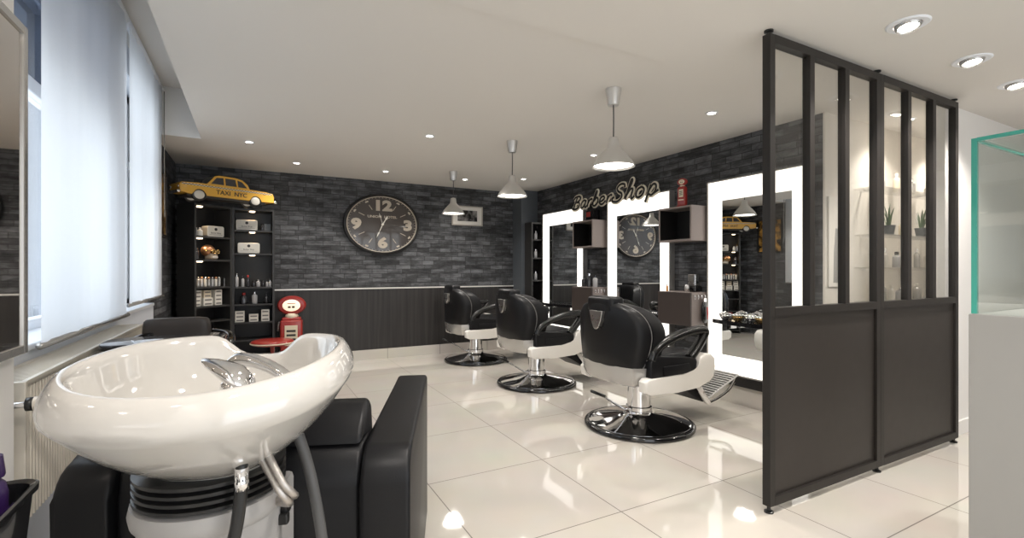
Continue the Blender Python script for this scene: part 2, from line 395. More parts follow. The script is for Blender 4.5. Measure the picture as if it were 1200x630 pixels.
bm = B(); prism(bm, [(.20,.705),(.21,.735),(.30,.79),(.335,.80),(.375,.775),(.46,.48),(.43,.44),(.405,.66),(.37,.705)], 'x', -.30, .305, bev=.016, seg=3)
smooth_angle(link('back_cushion', bm, M['black_leather'], unit), 50)
bm = B(); bx(bm, -.303, .303, .46, 1.08, .28, .46, bev=.035, seg=4); smooth_angle(link('seat_cushion', bm, M['black_leather'], unit), 50)
bm = B(); bx(bm, -.30, .30, .44, 1.02, .04, .28, bev=.01); link('seat_base', bm, M['black_lam'], unit)
# pedestal
bm = B(); lathe(bm, [(.14,0),(.145,.02),(.145,.60),(.147,.635),(.158,.645),(.162,.665),(.158,.685),(.13,.69)], 48); smooth_angle(link('pedestal', bm, M['grey_body'], unit), 40)
bm = B(); bx(bm, -.14, .14, .0, .145, .0, .665, bev=.015); bx(bm, .05,.14,-.03,.05,.0,.62, bev=.012); link('housing', bm, M['grey_body'], unit)
bm = B()
pr = [(.10,.68)]
for i in range(4):
    z = .690+i*.0165; pr += [(.143,z),(.155,z+.004),(.155,z+.011),(.143,z+.015)]
pr += [(.10,.757)]
lathe(bm, pr, 48); smooth_angle(link('bellows', bm, M['black_rubber'], unit), 60)
# the basin shell: rings of constant plan scale
NB = 96
def zrim(x, y):
    z = .990 + .022*(y/.3) + .020*min(1,(abs(x)/.27))**2
    if y > 0: z -= .058*math.exp(-((x-0.010)/.088)**4)*min(1,(y/.22))**3
    return z
def plan(th, s):
    c, n = math.cos(th), math.sin(th)          # th=0 at +x, 90deg = neck side
    ex = 2.35
    rx = .262; ry = .282 if n > 0 else .272
    k = (abs(c)**ex + abs(n)**ex)**(-1/ex)
    return rx*k*c*s + .015, ry*k*n*s
ZB = .745
rings = []
def ring(s, dz=None, zabs=None, lerp=None, dy=0):
    r = []
    for k in range(NB):
        th = 2*PI*k/NB; x, y = plan(th, s); xr, yr = plan(th, 1); zr = zrim(xr, yr)
        if lerp is not None:
            base, f = lerp; z = base + (zr + (dz or 0) - base)*f
        else: z = zr + dz
        r.append((x, y+dy, z))
    rings.append(r)
# outside, from foot upwards
ring(.46, lerp=(ZB,0)); ring(.47, lerp=(ZB,.05)); ring(.50, lerp=(ZB,.10), dz=-.07); ring(.60, lerp=(ZB,.20), dz=-.07); ring(.74, lerp=(ZB,.35), dz=-.07); ring(.88, lerp=(ZB,.54), dz=-.07)
ring(1.0, lerp=(ZB,.74), dz=-.07); ring(1.08, lerp=(ZB,.89), dz=-.07); ring(1.12, dz=-.075)
ring(1.13, dz=-.058); ring(1.115, dz=-.038); ring(1.08, dz=-.018); ring(1.045, dz=-.005); ring(1.01, dz=0); ring(.98, dz=-.003); ring(.955, dz=-.014)
# inside
ring(.935, dz=-.030); ring(.915, lerp=(.86,.62), dz=-.02); ring(.86, lerp=(.845,.40), dz=-.02); ring(.76, lerp=(.83,.18), dz=-.02); ring(.60, lerp=(.82,.05)); ring(.40, lerp=(.812,0)); ring(.15, lerp=(.806,0)); ring(.05, lerp=(.805,0))
bm = B(); loft(bm, rings, cap=True); link('basin', bm, M['ceramic'], unit, smooth=True)
basin = unit.children[-1]
bm = B(); lathe(bm, [(0,.809),(.022,.809),(.024,.806),(.0,.803)], 20, c=(0,.0,0)); link('drain', bm, M['chrome'], basin, smooth=True)
# tap deck inside the near right rim, mixer, hand shower
bm = B(); bx(bm, .03, .18, -.20, -.09, .87, .918, bev=.02, seg=4); smooth_angle(link('tap_deck', bm, M['ceramic'], basin), 60)
mix = thing('x','x','x'); bpy.data.objects.remove(mix)
bm = B(); lathe(bm, [(.030,.930),(.033,.935),(.033,.945),(.029,.948),(.028,.957),(.031,.965),(.029,.980),(.018,.990),(0,.993)], 28, c=(.128,-.185,-.006))
mx_ = link('mixer_tap', bm, M['chrome'], unit, smooth=True)
bm = B()
sec = []
for (px, py, pz, w_, h_) in ((.152,-.175,.962,.010,.012),(.145,-.172,.975,.026,.022),(.125,-.163,.990,.031,.024),(.100,-.155,1.002,.029,.018),(.075,-.147,1.012,.022,.012),(.055,-.140,1.018,.012,.007),(.045,-.136,1.020,.003,.003)):
    d = Vector((-.93,.36,0)); sd = Vector((.36,.93,0))
    sec.append([tuple(Vector((px+.003,py-.02,pz-.006)) + sd*w_*math.cos(a) + Vector((0,0,1))*h_*math.sin(a)) for a in [2*PI*k/16 for k in range(16)]])
loft(bm, sec); link('lever', bm, M['chrome'], mx_, smooth=True)
bm = B(); tube(bm, [(.215,-.115,.935),(.195,-.105,.965),(.156,-.09,.985),(.114,-.078,.997),(.084,-.07,.996),(.068,-.066,.98)], .0155, 14, 6, rads=(.012,.019))
hs = link('hand_shower', bm, M['chrome'], unit, smooth=True)
bm = B(); lathe(bm, [(.014,0),(.021,.004),(.021,.014),(.012,.018)], 16, c=(.062,-.064,.962)); link('spray_head', bm, M['chrome'], hs, smooth=True)
bm = B(); lathe(bm, [(.017,.90),(.017,.93),(.014,.938)], 16, c=(.208,-.117,0)); link('shower_socket', bm, M['chrome'], hs, smooth=True)
# pipes and hoses
bm = B(); tube(bm, [(.125,-.155,.80),(.125,-.158,.745),(.12,-.165,.68),(.105,-.17,.58),(.095,-.16,.40),(.10,-.12,.2),(.11,-.06,.02)], .0125, 10); link('drain_hose', bm, M['black_rubber'], unit, smooth=True)
bm = B(); lathe(bm, [(.013,.79),(.013,.765),(.0145,.762),(.0145,.745)], 14, c=(.125,-.156,0)); link('hose_ferrule', bm, M['chrome'], unit, smooth=True)
bm = B()
for k, dz in enumerate((0,.016)):
    tube(bm, [(.13+.012*k,-.09,.80+dz),(.16+.008*k,-.11,.765+dz),(.19+.007*k,-.13,.728+dz),(.205+.01*k,-.12,.698+dz),(.195+.01*k,-.08,.675+dz),(.165,-.045,.662+dz*.5),(.135,-.02,.655+dz*.5)], .0085, 8, 8)
link('braided_hose', bm, mat('braided_steel', (.50,.47,.44), .3, .85, bump=(400,.8)), unit, smooth=True)
bm = B(); tube(bm, [(.19,-.02,.83),(.215,-.02,.75),(.235,-.025,.67),(.255,-.03,.55),(.265,-.03,.40),(.26,-.01,.2),(.22,.05,.02)], .0125, 10); link('supply_hose', bm, M['grey_rubber'], unit, smooth=True)
bm = B(); bx(bm, .141,.160,.015,.05,.60,.66, bev=.004); bx(bm, .139,.166,.0,.02,.585,.61, bev=.004); link('valve', bm, M['black_rubber'], unit)

# ================================================================== BARBER CHAIRS
def make_chair():
    t = thing('barber_chair', '', 'barber chair', (0,0,0), 0, 'black barber chairs in a row facing the lit mirrors')
    bm = B(); lathe(bm, [(.36,.0),(.405,.0),(.418,.010),(.418,.026),(.408,.036),(.388,.038),(.375,.034),(.36,.02)], 64, loop=True); smooth_angle(link('base_ring', bm, M['black_gloss'], t), 50)
    bm = B(); lathe(bm, [(.384,.025),(.382,.038),(.36,.044),(.28,.058),(.18,.078),(.12,.092),(.105,.10),(.10,.115),(.09,.118)], 64); smooth_angle(link('base_plate', bm, M['chrome'], t), 50)
    bm = B(); lathe(bm, [(.098,.10),(.098,.15),(.088,.155),(.085,.30),(.085,.42)], 40); smooth_angle(link('column', bm, M['chrome'], t), 50)
    bm = B(); tube(bm, [(-.03,-.08,.13),(-.03,-.14,.14),(-.02,-.30,.235),(-.01,-.34,.262)], .0075, 8, 4); bx(bm, -.03,.03,-.11,-.06,.11,.15, bev=.006)
    lv = link('pump_lever', bm, M['chrome'], t, smooth=True)
    bm = B(); tube(bm, [(-.01,-.33,.258),(0,-.46,.315)], .011, 8, 2); link('lever_grip', bm, M['black_rubber'], lv, smooth=True)
    # seat
    bm = B(); bx(bm, -.27,.27,-.26,.26,.385,.46, bev=.012); link('seat_pan', bm, M['black_lam'], t)
    bm = B(); bx(bm, -.262,.262,-.20,.34,.45,.585, bev=.045, seg=4); link('seat', bm, M['black_leather'], t, smooth=True)
    # silver shroud wrapping round the back under the backrest
    bm = B(); rr = []
    out = [(-.325,-.10),(-.325,-.24),(-.29,-.325),(-.20,-.362),(0,-.375),(.20,-.362),(.29,-.325),(.325,-.24),(.325,-.10),(.29,-.10),(.27,-.28),(0,-.33),(-.27,-.28),(-.29,-.10)]
    for z, s in ((.378,.90),(.385,.93),(.43,.975),(.515,1.0)): rr.append([(x*s, y*s, z) for x,y in out])
    loft(bm, rr); smooth_angle(link('back_shroud', bm, M['silver_paint'], t), 35)
    # backrest: layers of a rounded shield outline, bulging rearwards and wrapping forwards at the sides
    OUT = [(0,.492),(.14,.492),(.262,.496),(.296,.52),(.315,.57),(.335,.65),(.345,.73),(.338,.80),(.312,.865),(.262,.918),(.18,.952),(.09,.964),(0,.968)]
    OUT = OUT + [(-x,z) for x,z in OUT[-2:0:-1]]
    OUT = [(p.x,p.z) for p in catmull([(x,0,z) for x,z in OUT] + [(0,0,.492)], 3)][:-1]
    def outline(s, y, wrap):
        r = []
        for x, z in OUT:
            z2 = .73+(z-.73)*(1-(1-s)*.9); x2 = x*s*1.03
            r.append((x2, y - .012 + wrap*(abs(x2)/.34)**2.4 - .05*(z2-.5), z2))
        return r
    bm = B(); loft(bm, [outline(.5,-.366,.07), outline(.90,-.364,.075), outline(.965,-.356,.085), outline(.992,-.342,.095), outline(1.0,-.318,.11)])
    smooth_angle(link('back_shell', bm, M['black_leather'], t), 60)
    bm = B(); lp = [Vector(p) for p in outline(1.0,-.312,.112)]; lp.append(lp[0]); tube(bm, lp, .003, 6, 1); link('piping', bm, mat('grey_piping', (.22,.215,.21), .5), t, smooth=True)
    bm = B(); loft(bm, [outline(1.0,-.306,.12), outline(.995,-.25,.15), outline(.965,-.215,.165), outline(.88,-.195,.16), outline(.6,-.185,.12)])
    smooth_angle(link('backrest', bm, M['black_leather'], t), 60)
    # headrest
    bm = B(); bx(bm, -.145,.145,-.395,-.265,.885,1.005, bev=.03, seg=4); h = link('headrest', bm, M['black_leather'], t, smooth=True)
    bm = B(); prism(bm, [(-.075,.90),(.075,.90),(.055,.83),(.028,.775),(.012,.765),(-.012,.765),(-.028,.775),(-.055,.83)], 'y', -.422, -.385, bev=.004); link('headrest_bracket', bm, M['silver'], t)
    # arms
    for s in (-1, 1):
        x = s*.335
        bm = B(); prism(bm, [(-.23,.43),(-.235,.56),(-.19,.60),(-.06,.585),(.10,.57),(.21,.56),(.225,.53),(.21,.44),(.0,.425)], 'x', x-.035, x+.035, bev=.014, seg=3)
        prism(bm, [(-.12,.455),(-.12,.525),(.13,.53),(.15,.46)], 'x', x+s*.036, x+s*.044, bev=.003)
        a = smooth_angle(link('arm_panel', bm, M['black_leather'], t), 50)
        bm = B(); tube(bm, [(x,-.20,.565),(x,-.175,.625),(x,-.10,.675),(x,.02,.715),(x,.16,.745),(x,.30,.755),(x,.335,.738),(x,.31,.69),(x,.25,.62),(x,.18,.555)], .034, 12, 6, flat=(Vector((1,0,0)),1.1))
        link('armrest', bm, M['arm_black'], t, smooth=True)
        bm = B(); sk = [(-.29,.36),(-.295,.43),(-.27,.452),(-.15,.452),(.06,.455),(.17,.462),(.215,.485),(.225,.53),(.24,.567),(.29,.588),(.355,.578),(.392,.545),(.40,.48),(.385,.41),(.34,.37),(.22,.345),(.0,.333),(-.24,.335)]
        prism(bm, sk, 'x', x-.03, x+.052, bev=.016, seg=4); smooth_angle(link('side_skirt', bm, M['white_gloss'], t), 50)
    # calf pad and footrest
    bm = B(); prism(bm, [(.16,.36),(.36,.37),(.40,.33),(.535,.17),(.50,.155),(.30,.27),(.14,.33)], 'x', -.19, .19, bev=.01); link('calf_pad', bm, M['black_leather'], t)
    for s in (-1, 1):
        bm = B()
        prism(bm, [(.30,.38),(.36,.375),(.43,.30),(.54,.165),(.55,.14),(.52,.135),(.49,.155),(.40,.26)], 'x', s*.215-.012, s*.215+.012, bev=.003)
        tube(bm, [(s*.215,.53,.15),(s*.215,.66,.18),(s*.215,.78,.235),(s*.215,.86,.325)], .012, 8, 4)
        smooth_angle(link('footrest_bracket', bm, M['chrome'], t), 40)
    bm = B()
    P0, P1 = Vector((0,.50,.185)), Vector((0,.87,.335)); n = 14
    for i in range(n):
        q = P0 + (P1-P0)*(i/(n-1)); ang = math.atan2(P1.z-P0.z, P1.y-P0.y)
        bx(bm, -.22,.22,-.007,.007,-.006,.006, bev=.002, seg=1, xf=Matrix.Translation(q) @ Matrix.Rotation(ang,4,'X'))
    for s in (-.22,.22,0): tube(bm, [(s,.495,.182),(s,.875,.337)], .007, 6, 1)
    link('footrest_grille', bm, M['alu'], t)
    bm = B(); ang = math.atan2(.15,.37); bx(bm, -.205,.205,-.19,.19,-.002,.002, xf=Matrix.Translation((0,.685,.252)) @ Matrix.Rotation(ang,4,'X')); link('footrest_mat', bm, M['black_rubber'], t)
    return t
ch = make_chair()
for i, (x, y, lab) in enumerate([(2.64,2.83,'black barber chair nearest the glass partition, largest of the three'), (2.64,4.36,'black barber chair in the middle of the row'), (2.61,5.87,'black barber chair farthest away, beside the dark wainscot')]):
    o = ch if i == 0 else copy_tree(ch)
    o.location = (x, y, 0); o.rotation_euler = (0,0,-PI/2); o['label'] = lab

# ================================================================== LIT MIRRORS, SHELVES, CABINETS
def lit_mirror(y0, y1, lab, z0=.27, z1=2.01, b=.155):
    t = thing('lit_mirror', lab, 'mirror', (3.84, (y0+y1)/2, z0), 0, 'tall wall mirrors with glowing borders')
    h = (y1-y0)/2; H = z1-z0; c_ = .132
    bm = B()
    for a in ((-.07,-.002,-h-.012,-h,-.012,H+.012),(-.07,-.002,h,h+.012,-.012,H+.012),(-.07,-.002,-h,h,H,H+.012),(-.07,-.002,-h,h,-.012,0)): bx(bm, *a)
    link('frame', bm, M['silver_paint'], t)
    bm = B()
    for a in ((-.062,-.004,-h,-h+c_,0,H),(-.062,-.004,h-c_,h,0,H),(-.062,-.004,-h+c_,h-c_,H-b-.02,H),(-.062,-.004,-h+c_,h-c_,0,b)): bx(bm, *a)
    link('glowing_border', bm, M['lit'], t)
    bm = B(); bx(bm, -.050,-.010,-h+c_,h-c_,b,H-b-.02); link('mirror_glass', bm, M['mirror'], t)
    bm = B(); bx(bm, -.055,-.002,-h,h,-.10,-.013); link('plinth', bm, M['black_lam'], t)
    return t
lit_mirror(2.19, 3.12, 'lit mirror nearest the partition, partly seen through its glass')
lit_mirror(3.60, 4.575, 'lit mirror in the middle, below the end of the lettered sign')
lit_mirror(5.07, 6.05, 'lit mirror farthest away, next to the slate pillar')
def shelf(y0, y1, z, lab):
    bm = B(); n = 16; ym = (y0+y1)/2
    pts = [(-.072, y0), (-.072, y1)] + [(-.19-.07*math.sin(PI*k/n), y1-(y1-y0)*k/n) for k in range(n+1)]
    t = thing('mirror_shelf', lab, 'shelf', (3.84,0,z), 0, 'dark glass shelves below the lit mirrors')
    prism(bm, pts, 'z', -.034, 0, bev=.003); link('board', bm, M['black_gloss'], t)
    for y in (y0+.15, y1-.15):
        bm = B(); bx(bm, -.15,-.072, y-.01,y+.01,-.075,-.034, bev=.003); link('bracket', bm, M['chrome'], t)
shelf(2.22, 2.97, .76, 'dark glass shelf carrying bowls in front of the nearest mirror')
shelf(3.63, 4.50, .74, 'dark glass shelf in front of the middle mirror')
shelf(5.10, 5.99, .74, 'dark glass shelf in front of the farthest mirror')
def cabinet_open(y0, lab, m='taupe'):
    t = thing('wall_cube_shelf', lab, 'wall shelf', (3.84, y0, 1.473), 0, 'open wall cubes between the mirrors')
    W, H, D = .41, .333, .255
    bm = B()
    for a in ((-D,-.002,0,.018,0,H),(-D,-.002,W-.018,W,0,H),(-D,-.002,.018,W-.018,0,.018),(-D,-.002,.018,W-.018,H-.018,H)): bx(bm, *a, bev=.0015, seg=1)
    link('cube', bm, M['taupe'], t)
    bm = B(); bx(bm, -D+.004,-.01,.018,W-.018,.018,.022); bx(bm, -.02,-.004,.018,W-.018,.022,H-.018); bx(bm, -D+.004,-.02,W-.022,W-.018,.022,H-.018); bx(bm,-D+.004,-.02,.018,.022,.022,H-.018); link('lining', bm, M['black_lam'], t)
    return t
cabinet_open(3.151, 'open brown cube shelf carrying the little red pump ornament')
cabinet_open(4.627, 'open brown cube shelf between the middle and farthest mirrors')
def cabinet_low(y0, lab, tools=False):
    t = thing('wall_cabinet', lab, 'cabinet', (3.84, y0, .672), 0, 'closed brown cabinets between the mirrors')
    W, H, D = .41, .316, .25
    bm = B(); bx(bm, -D,-.002,0,W,0,H, bev=.002, seg=1); link('body', bm, M['taupe'], t)
    bm = B(); bx(bm, -D-.018,-D,.002,W-.002,.002,H-.002, bev=.002, seg=1); d = link('door', bm, M['taupe_shaded'], t)
    for k in range(4):
        bm = B(); tube(bm, [(-.225+.045*k,-.001,.29),(-.225+.045*k,-.016,.288),(-.225+.045*k,-.016,.255)], .005, 8, 3)
        link('hook', bm, M['chrome'], t, smooth=True)
    return t
cabinet_low(3.151, 'closed brown wall cabinet with side hooks beside the nearest mirror')
cabinet_low(4.627, 'closed brown wall cabinet between the middle and farthest mirrors')
# clipper hanging on the cabinet side
t = thing('hair_clipper', 'red and black clipper hanging on the side of the near cabinet', 'hair clipper', (3.725, 3.122, .80), 0)
bm = B(); lathe(bm, [(0,-.10),(.022,-.095),(.034,-.06),(.036,0),(.030,.06),(.024,.10),(0,.11)], 20, sx=1, sy=.65); link('body', bm, M['black_gloss'], t, smooth=True)
bm = B(); lathe(bm, [(0,-.07),(.016,-.06),(.02,0),(.016,.05),(0,.06)], 16, c=(.018,-.012,.0), sy=.7); link('grip', bm, M['red'], t, smooth=True)
bm = B(); bx(bm, -.018,.018,-.012,.012,.10,.135, bev=.003); link('blade', bm, M['chrome'], t)
bm = B(); tube(bm, [(0,0,-.10),(.01,0,-.17),(-.03,-.01,-.24),(-.06,.0,-.15)], .003, 6, 6); link('cord', bm, M['black_rubber'], t, smooth=True)

# things on top of the cabinets
def bottle(name, loc, r, h, m, capm, lab, cat='bottle', group=None, neck=.4, capname='cap'):
    t = thing(name, lab, cat, loc, 0, group)
    bm = B(); lathe(bm, [(r*.9,0),(r,.004),(r,h*.62),(r*.9,h*.70),(r*neck,h*.78),(r*neck,h*.82)], 18); smooth_angle(link('body', bm, m, t), 40)
    bm = B(); lathe(bm, [(r*neck*1.25,h*.80),(r*neck*1.25,h*.97),(r*neck*.9,h),(0,h)], 14); smooth_angle(link(capname, bm, capm, t), 40)
    return t
t = thing('electric_shaver_dock', 'silver charging dock with upright clipper on the near brown cabinet', 'clipper dock', (3.75, 3.27, .988), 0)
bm = B(); bx(bm, -.05,.05,-.06,.06,0,.06, bev=.012); link('dock', bm, M['black_gloss'], t)
bm = B(); bx(bm, -.03,.03,-.045,.045,.06,.17, bev=.008); link('jar', bm, M['silver'], t)
bm = B(); lathe(bm, [(.022,0),(.022,.05),(.015,.07),(0,.075)], 16, c=(-.09,.0,0)); link('clipper_head', bm, M['silver'], t, smooth=True)
bottle('comb_tube', (3.64,3.50,.988), .010, .07, mat('orange_plastic',(.7,.3,.05),.4), M['amber'], 'small orange tube at the far corner of the near brown cabinet')
bottle('spray_bottle', (3.70,4.72,.988), .032, .15, M['clear_bottle'], M['black_gloss'], 'white spray bottle on the cabinet behind the nearest chair')
bottle('barber_bottle', (3.70,4.84,.988), .035, .17, M['bottle_glass'], M['chrome'], 'dark bottle beside the white spray bottle on the farther cabinet')
bottle('tonic_bottle', (3.70,4.95,.988), .03, .13, M['bottle_glass'], M['black_gloss'], 'dark short bottle at far edge of the farther cabinet')
t = thing('small_sign_box', 'small black and red box on the farther cube shelf', 'box', (3.72, 4.78, 1.806), 0)
bm = B(); bx(bm, -.05,.05,-.06,.10,0,.13, bev=.004); link('box', bm, M['black_gloss'], t)
bm = B(); bx(bm, -.052,-.05,.0,.08,.05,.11); link('red_panel', bm, M['red'], t)
# bowls on the near shelf
for i, (y, x) in enumerate([(2.86,3.68),(2.72,3.66),(2.63,3.70),(2.50,3.66),(2.38,3.68)]):
    t = thing('metal_bowl', ['silver bowl at the far end of the near mirror shelf','brass and silver bowl second from the far end of the near shelf','brass bowl third along the near mirror shelf','silver bowl behind the partition post on the near shelf','silver bowl at the nearest end of the near mirror shelf'][i], 'bowl', (x,y,.76), 0, 'small metal bowls on the near mirror shelf')
    bm = B(); lathe(bm, [(.022,0),(.03,.006),(.046,.03),(.05,.045),(.047,.045),(.042,.03),(.026,.012),(0,.010)], 24); link('bowl', bm, M['chrome'] if i%2==0 else M['amber'], t, smooth=True)
    bm = B(); lathe(bm, [(.052,.048),(.052,.054),(.02,.066),(.008,.072),(0,.078)], 20); link('lid', bm, M['chrome'], t, smooth=True)

# Barber Shop sign ------------------------------------------------------
L = {
'B': [[(.34,.98),(.22,.5),(.12,.02)],[(.02,.80),(.18,1.0),(.50,1.03),(.66,.85),(.52,.62),(.28,.55)],[(.28,.55),(.56,.50),(.62,.22),(.42,.0),(.12,.0),(-.02,.14)]],
'a': [[(.44,.46),(.28,.54),(.10,.36),(.08,.10),(.22,.0),(.40,.22)],[(.47,.54),(.40,.12),(.48,.0),(.60,.10)]],
'r': [[(.14,.54),(.11,.27),(.08,.0)],[(.11,.24),(.22,.46),(.38,.54),(.44,.46)]],
'b': [[(.0,.1),(.22,.6),(.32,.95),(.24,1.0),(.12,.5),(.08,.10),(.24,-.02),(.44,.16),(.46,.42),(.32,.54),(.14,.34)]],
'e': [[(.0,.16),(.26,.24),(.42,.40),(.32,.54),(.12,.46),(.06,.16),(.20,.0),(.38,.04),(.54,.20)]],
'S': [[(.70,.78),(.64,1.0),(.40,1.04),(.24,.84),(.34,.62),(.56,.44),(.58,.18),(.36,-.02),(.08,.04),(.02,.24),(.14,.30)]],
'h': [[(.0,.1),(.22,.6),(.34,.98),(.24,.98),(.06,.0)],[(.10,.22),(.28,.52),(.42,.50),(.38,.14),(.44,.0),(.56,.12)]],
'o': [[(.30,.54),(.10,.42),(.06,.12),(.20,.0),(.40,.10),(.46,.38),(.30,.54)]],
'p': [[(.18,.56),(.10,.1),(.02,-.34)],[(.12,.26),(.30,.54),(.46,.46),(.46,.18),(.30,.0),(.12,.08)],[(.42,.08),(.62,.20)]],
}
sign = thing('lettered_wall_sign', 'cream and black script sign reading Barber Shop above the mirrors', 'sign', (3.766, 5.27, 2.055), 0)
cur = 0.0
adv = {'B':.72,'a':.56,'r':.47,'b':.56,'e':.54,'S':.78,'h':.60,'o':.60,'p':.66}
word = 'BarberShop'
siz = [.150]*6 + [.180]*4
total = sum(adv[c]*z for c, z in zip(word, siz)); kx = (5.27-3.72)/total
for i, c in enumerate(word):
    SC = siz[i]
    for (m_, rad, dx, nm) in ((M['sign_cream'], .030, -.011, 'letter_outline'), (M['sign_dark'], .0130, -.021, 'letter')):
        bm = B()
        for st in L[c]:
            pts = [(dx, -(cur*kx + x*SC*kx + y*SC*.25), y*SC*(1 if c in 'BS' else 1.13) - .055) for x, y in st]
            tube(bm, pts, rad, 10, 6, flat=(Vector((1,0,0)), .35))
        link(nm, bm, m_, sign, smooth=True)
    cur += adv[c]*SC

# ================================================================== PENDANTS and DOWNLIGHTS
def pendant():
    t = thing('pendant_lamp', '', 'pendant lamp', (0,0,0), 0, 'ribbed metal pendant lamps over the chairs')
    bm = B(); lathe(bm, [(.032,-.108),(.036,-.11),(.052,-.012),(.052,-.001),(0,0)], 28); smooth_angle(link('ceiling_cup', bm, M['alu'], t), 40)
    bm = B(); tube(bm, [(0,0,-.10),(.003,.002,-.2),(0,0,-.325)], .0045, 8, 4); link('cord', bm, M['grey_rubber'], t, smooth=True)
    bm = B(); prof = [(.010,-.32),(.030,-.325),(.034,-.335),(.040,-.385),(.052,-.40),(.085,-.435),(.118,-.475),(.138,-.512),(.140,-.518),(.134,-.514),(.112,-.472),(.080,-.437),(.045,-.402),(.032,-.38)]
    lathe(bm, prof, 48); s = smooth_angle(link('lamp_shade', bm, M['alu'], t), 50)
    bm = B(); lathe(bm, [(0,-.505),(.128,-.505),(.126,-.498),(0,-.498)], 32); link('diffuser', bm, M['bulb'], t)
    l = bpy.data.lights.new('bulb', 'SPOT'); l.energy = PEND_W*8; l.spot_size = R(150); l.spot_blend = .6; l.shadow_soft_size = .10; l.color = (1,.95,.89)
    o = bpy.data.objects.new('bulb', l); C.objects.link(o); o.parent = t; o.location = (0,0,-.52)
    return t
p = pendant()
for i, (x, y, lab) in enumerate([(2.11,2.50,'pendant lamp with ribbed metal shade hanging nearest, behind the nearest chair'),(2.13,3.955,'pendant lamp with ribbed metal shade, middle one of the row'),(2.16,5.53,'pendant lamp with ribbed metal shade hanging farthest, beside the framed picture')]):
    o = p if i == 0 else copy_tree(p); o.location = (x,y,ZC); o['label'] = lab
def downlight(r):
    t = thing('ceiling_downlight', '', 'downlight', (0,0,0), 0, 'recessed round ceiling spotlights')
    bm = B(); lathe(bm, [(r*.62,-.001),(r*.68,-.006),(r*.95,-.006),(r,-.002),(r,0),(r*.62,0)], 28, loop=True); smooth_angle(link('trim_ring', bm, M['win_white'], t), 40)
    bm = B(); lathe(bm, [(0,-.004),(r*.62,-.004),(r*.62,-.001),(0,-.001)], 24); link('lens', bm, M['bulb_small'], t)
    l = bpy.data.lights.new('spot', 'SPOT'); l.energy = DOWN_W*8; l.spot_size = R(125); l.spot_blend = .7; l.shadow_soft_size = .05; l.color = (1,.94,.87)
    o = bpy.data.objects.new('spot', l); C.objects.link(o); o.parent = t; o.location = (0,0,-.02)
    return t
dsm = downlight(.045)
def at(u, v, z):
    tt = (u-600)/565; D = (z-1.2)*565/(316-v); return D*(.4738+.8807*tt), D*(.8807-.4738*tt)
small = [(1.46*0-.0,0,'')]
spots = [(292,166,'ceiling spotlight nearest the window pocket, above the shelf units'),(347.5,190.7,'ceiling spotlight before the wall above the yellow toy taxi'),(452,200.5,'ceiling spotlight right above the oval clock'),(503.6,159,'ceiling spotlight in mid ceiling between the clock and middle pendant'),(544.8,210,'ceiling spotlight just right of the farthest pendant'),(613.5,209.5,'ceiling spotlight close to the pillar, right of middle pendant'),(695.7,181.5,'ceiling spotlight left of the nearest pendant shade'),(834,132,'ceiling spotlight nearest the brick wall, right of the nearest pendant')]
first = True
for u, v, lab in spots:
    x, y = at(u, v, ZC)
    o = dsm if first else copy_tree(dsm); first = False
    o.location = (round(x,3), round(y,3), ZC); o['label'] = lab
def swivel():
    t = thing('swivel_downlight', '', 'downlight', (0,0,0), 0, 'large swivelling ceiling lights beside the partition')
    bm = B(); lathe(bm, [(.058,0),(.058,-.006),(.082,-.008),(.088,-.003),(.088,0)], 32, loop=True); smooth_angle(link('trim_ring', bm, M['win_white'], t), 40)
    bm = B(); lathe(bm, [(.055,-.002),(.052,-.016),(.044,-.024),(.040,-.020),(.036,-.004)], 32, loop=True); r_ = smooth_angle(link('swivel_head', bm, M['silver_paint'], t), 40); r_.rotation_euler = (R(-8),R(8),0)
    bm = B(); lathe(bm, [(0,-.016),(.040,-.016),(.040,-.012),(0,-.012)], 24); q = link('lens', bm, M['bulb_small'], t); q.rotation_euler = (R(-8),R(8),0)
    l = bpy.data.lights.new('spot', 'SPOT'); l.energy = DOWN_W*13; l.spot_size = R(125); l.spot_blend = .6; l.shadow_soft_size = .06; l.color = (1,.94,.88)
    o = bpy.data.objects.new('spot', l); C.objects.link(o); o.parent = t; o.location = (0,0,-.04)
    return t
sw = swivel(); first = True
for u, v, lab in ((1064,28,'large swivel ceiling light nearest the camera, beside the partition top'),(1139,70,'large swivel ceiling light second along, right of the partition'),(1191,98,'large swivel ceiling light at the right, above the glass case')):
    x, y = at(u, v, ZN); o = sw if first else copy_tree(sw); first = False
    o.location = (round(x,3), round(y,3), ZN); o['label'] = lab
# unseen ceiling lights added out of view to brighten the front of the room
for (x, y) in ((.9,1.2),(-.1,.35),(.95,.2),(3.2,.2)):
    o = copy_tree(sw); o.location = (x,y,ZN); o['label'] = 'added unseen ceiling light over the front of the room'; o['group'] = 'added unseen lights over the front of the room'

# ================================================================== WALL CLOCK and PICTURE
clk = thing('wall_clock', 'large oval dark wall clock with cream numerals on the slate brick', 'clock', (1.543, 6.584, 1.812), 0); clk.scale = (1.25,1,1)
bm = B(); lathe(bm, [(.375,-.045),(.385,-.055),(.402,-.05),(.408,-.03),(.408,-.002),(.38,-.002)], 72, axis='y', loop=True); smooth_angle(link('rim', bm, M['black_lam'], clk), 40)
bm = B(); lathe(bm, [(.366,-.040),(.378,-.046),(.380,-.040),(.380,-.030),(.366,-.030)], 72, axis='y', loop=True); smooth_angle(link('bezel', bm, M['clock_tan'], clk), 40)
bm = B(); lathe(bm, [(0,-.035),(.374,-.035),(.374,-.004),(0,-.004)], 64, axis='y'); link('dial', bm, M['clock_face'], clk)
for s, x, z in (('12',0,.245),('3',.275,-.01),('6',0,-.255),('9',-.275,-.01)):
    text_mesh('numeral', s, .185, M['clock_tan'], clk, (x,-.037,z), (PI/2,0,0), bold=.010, sx=1.08)
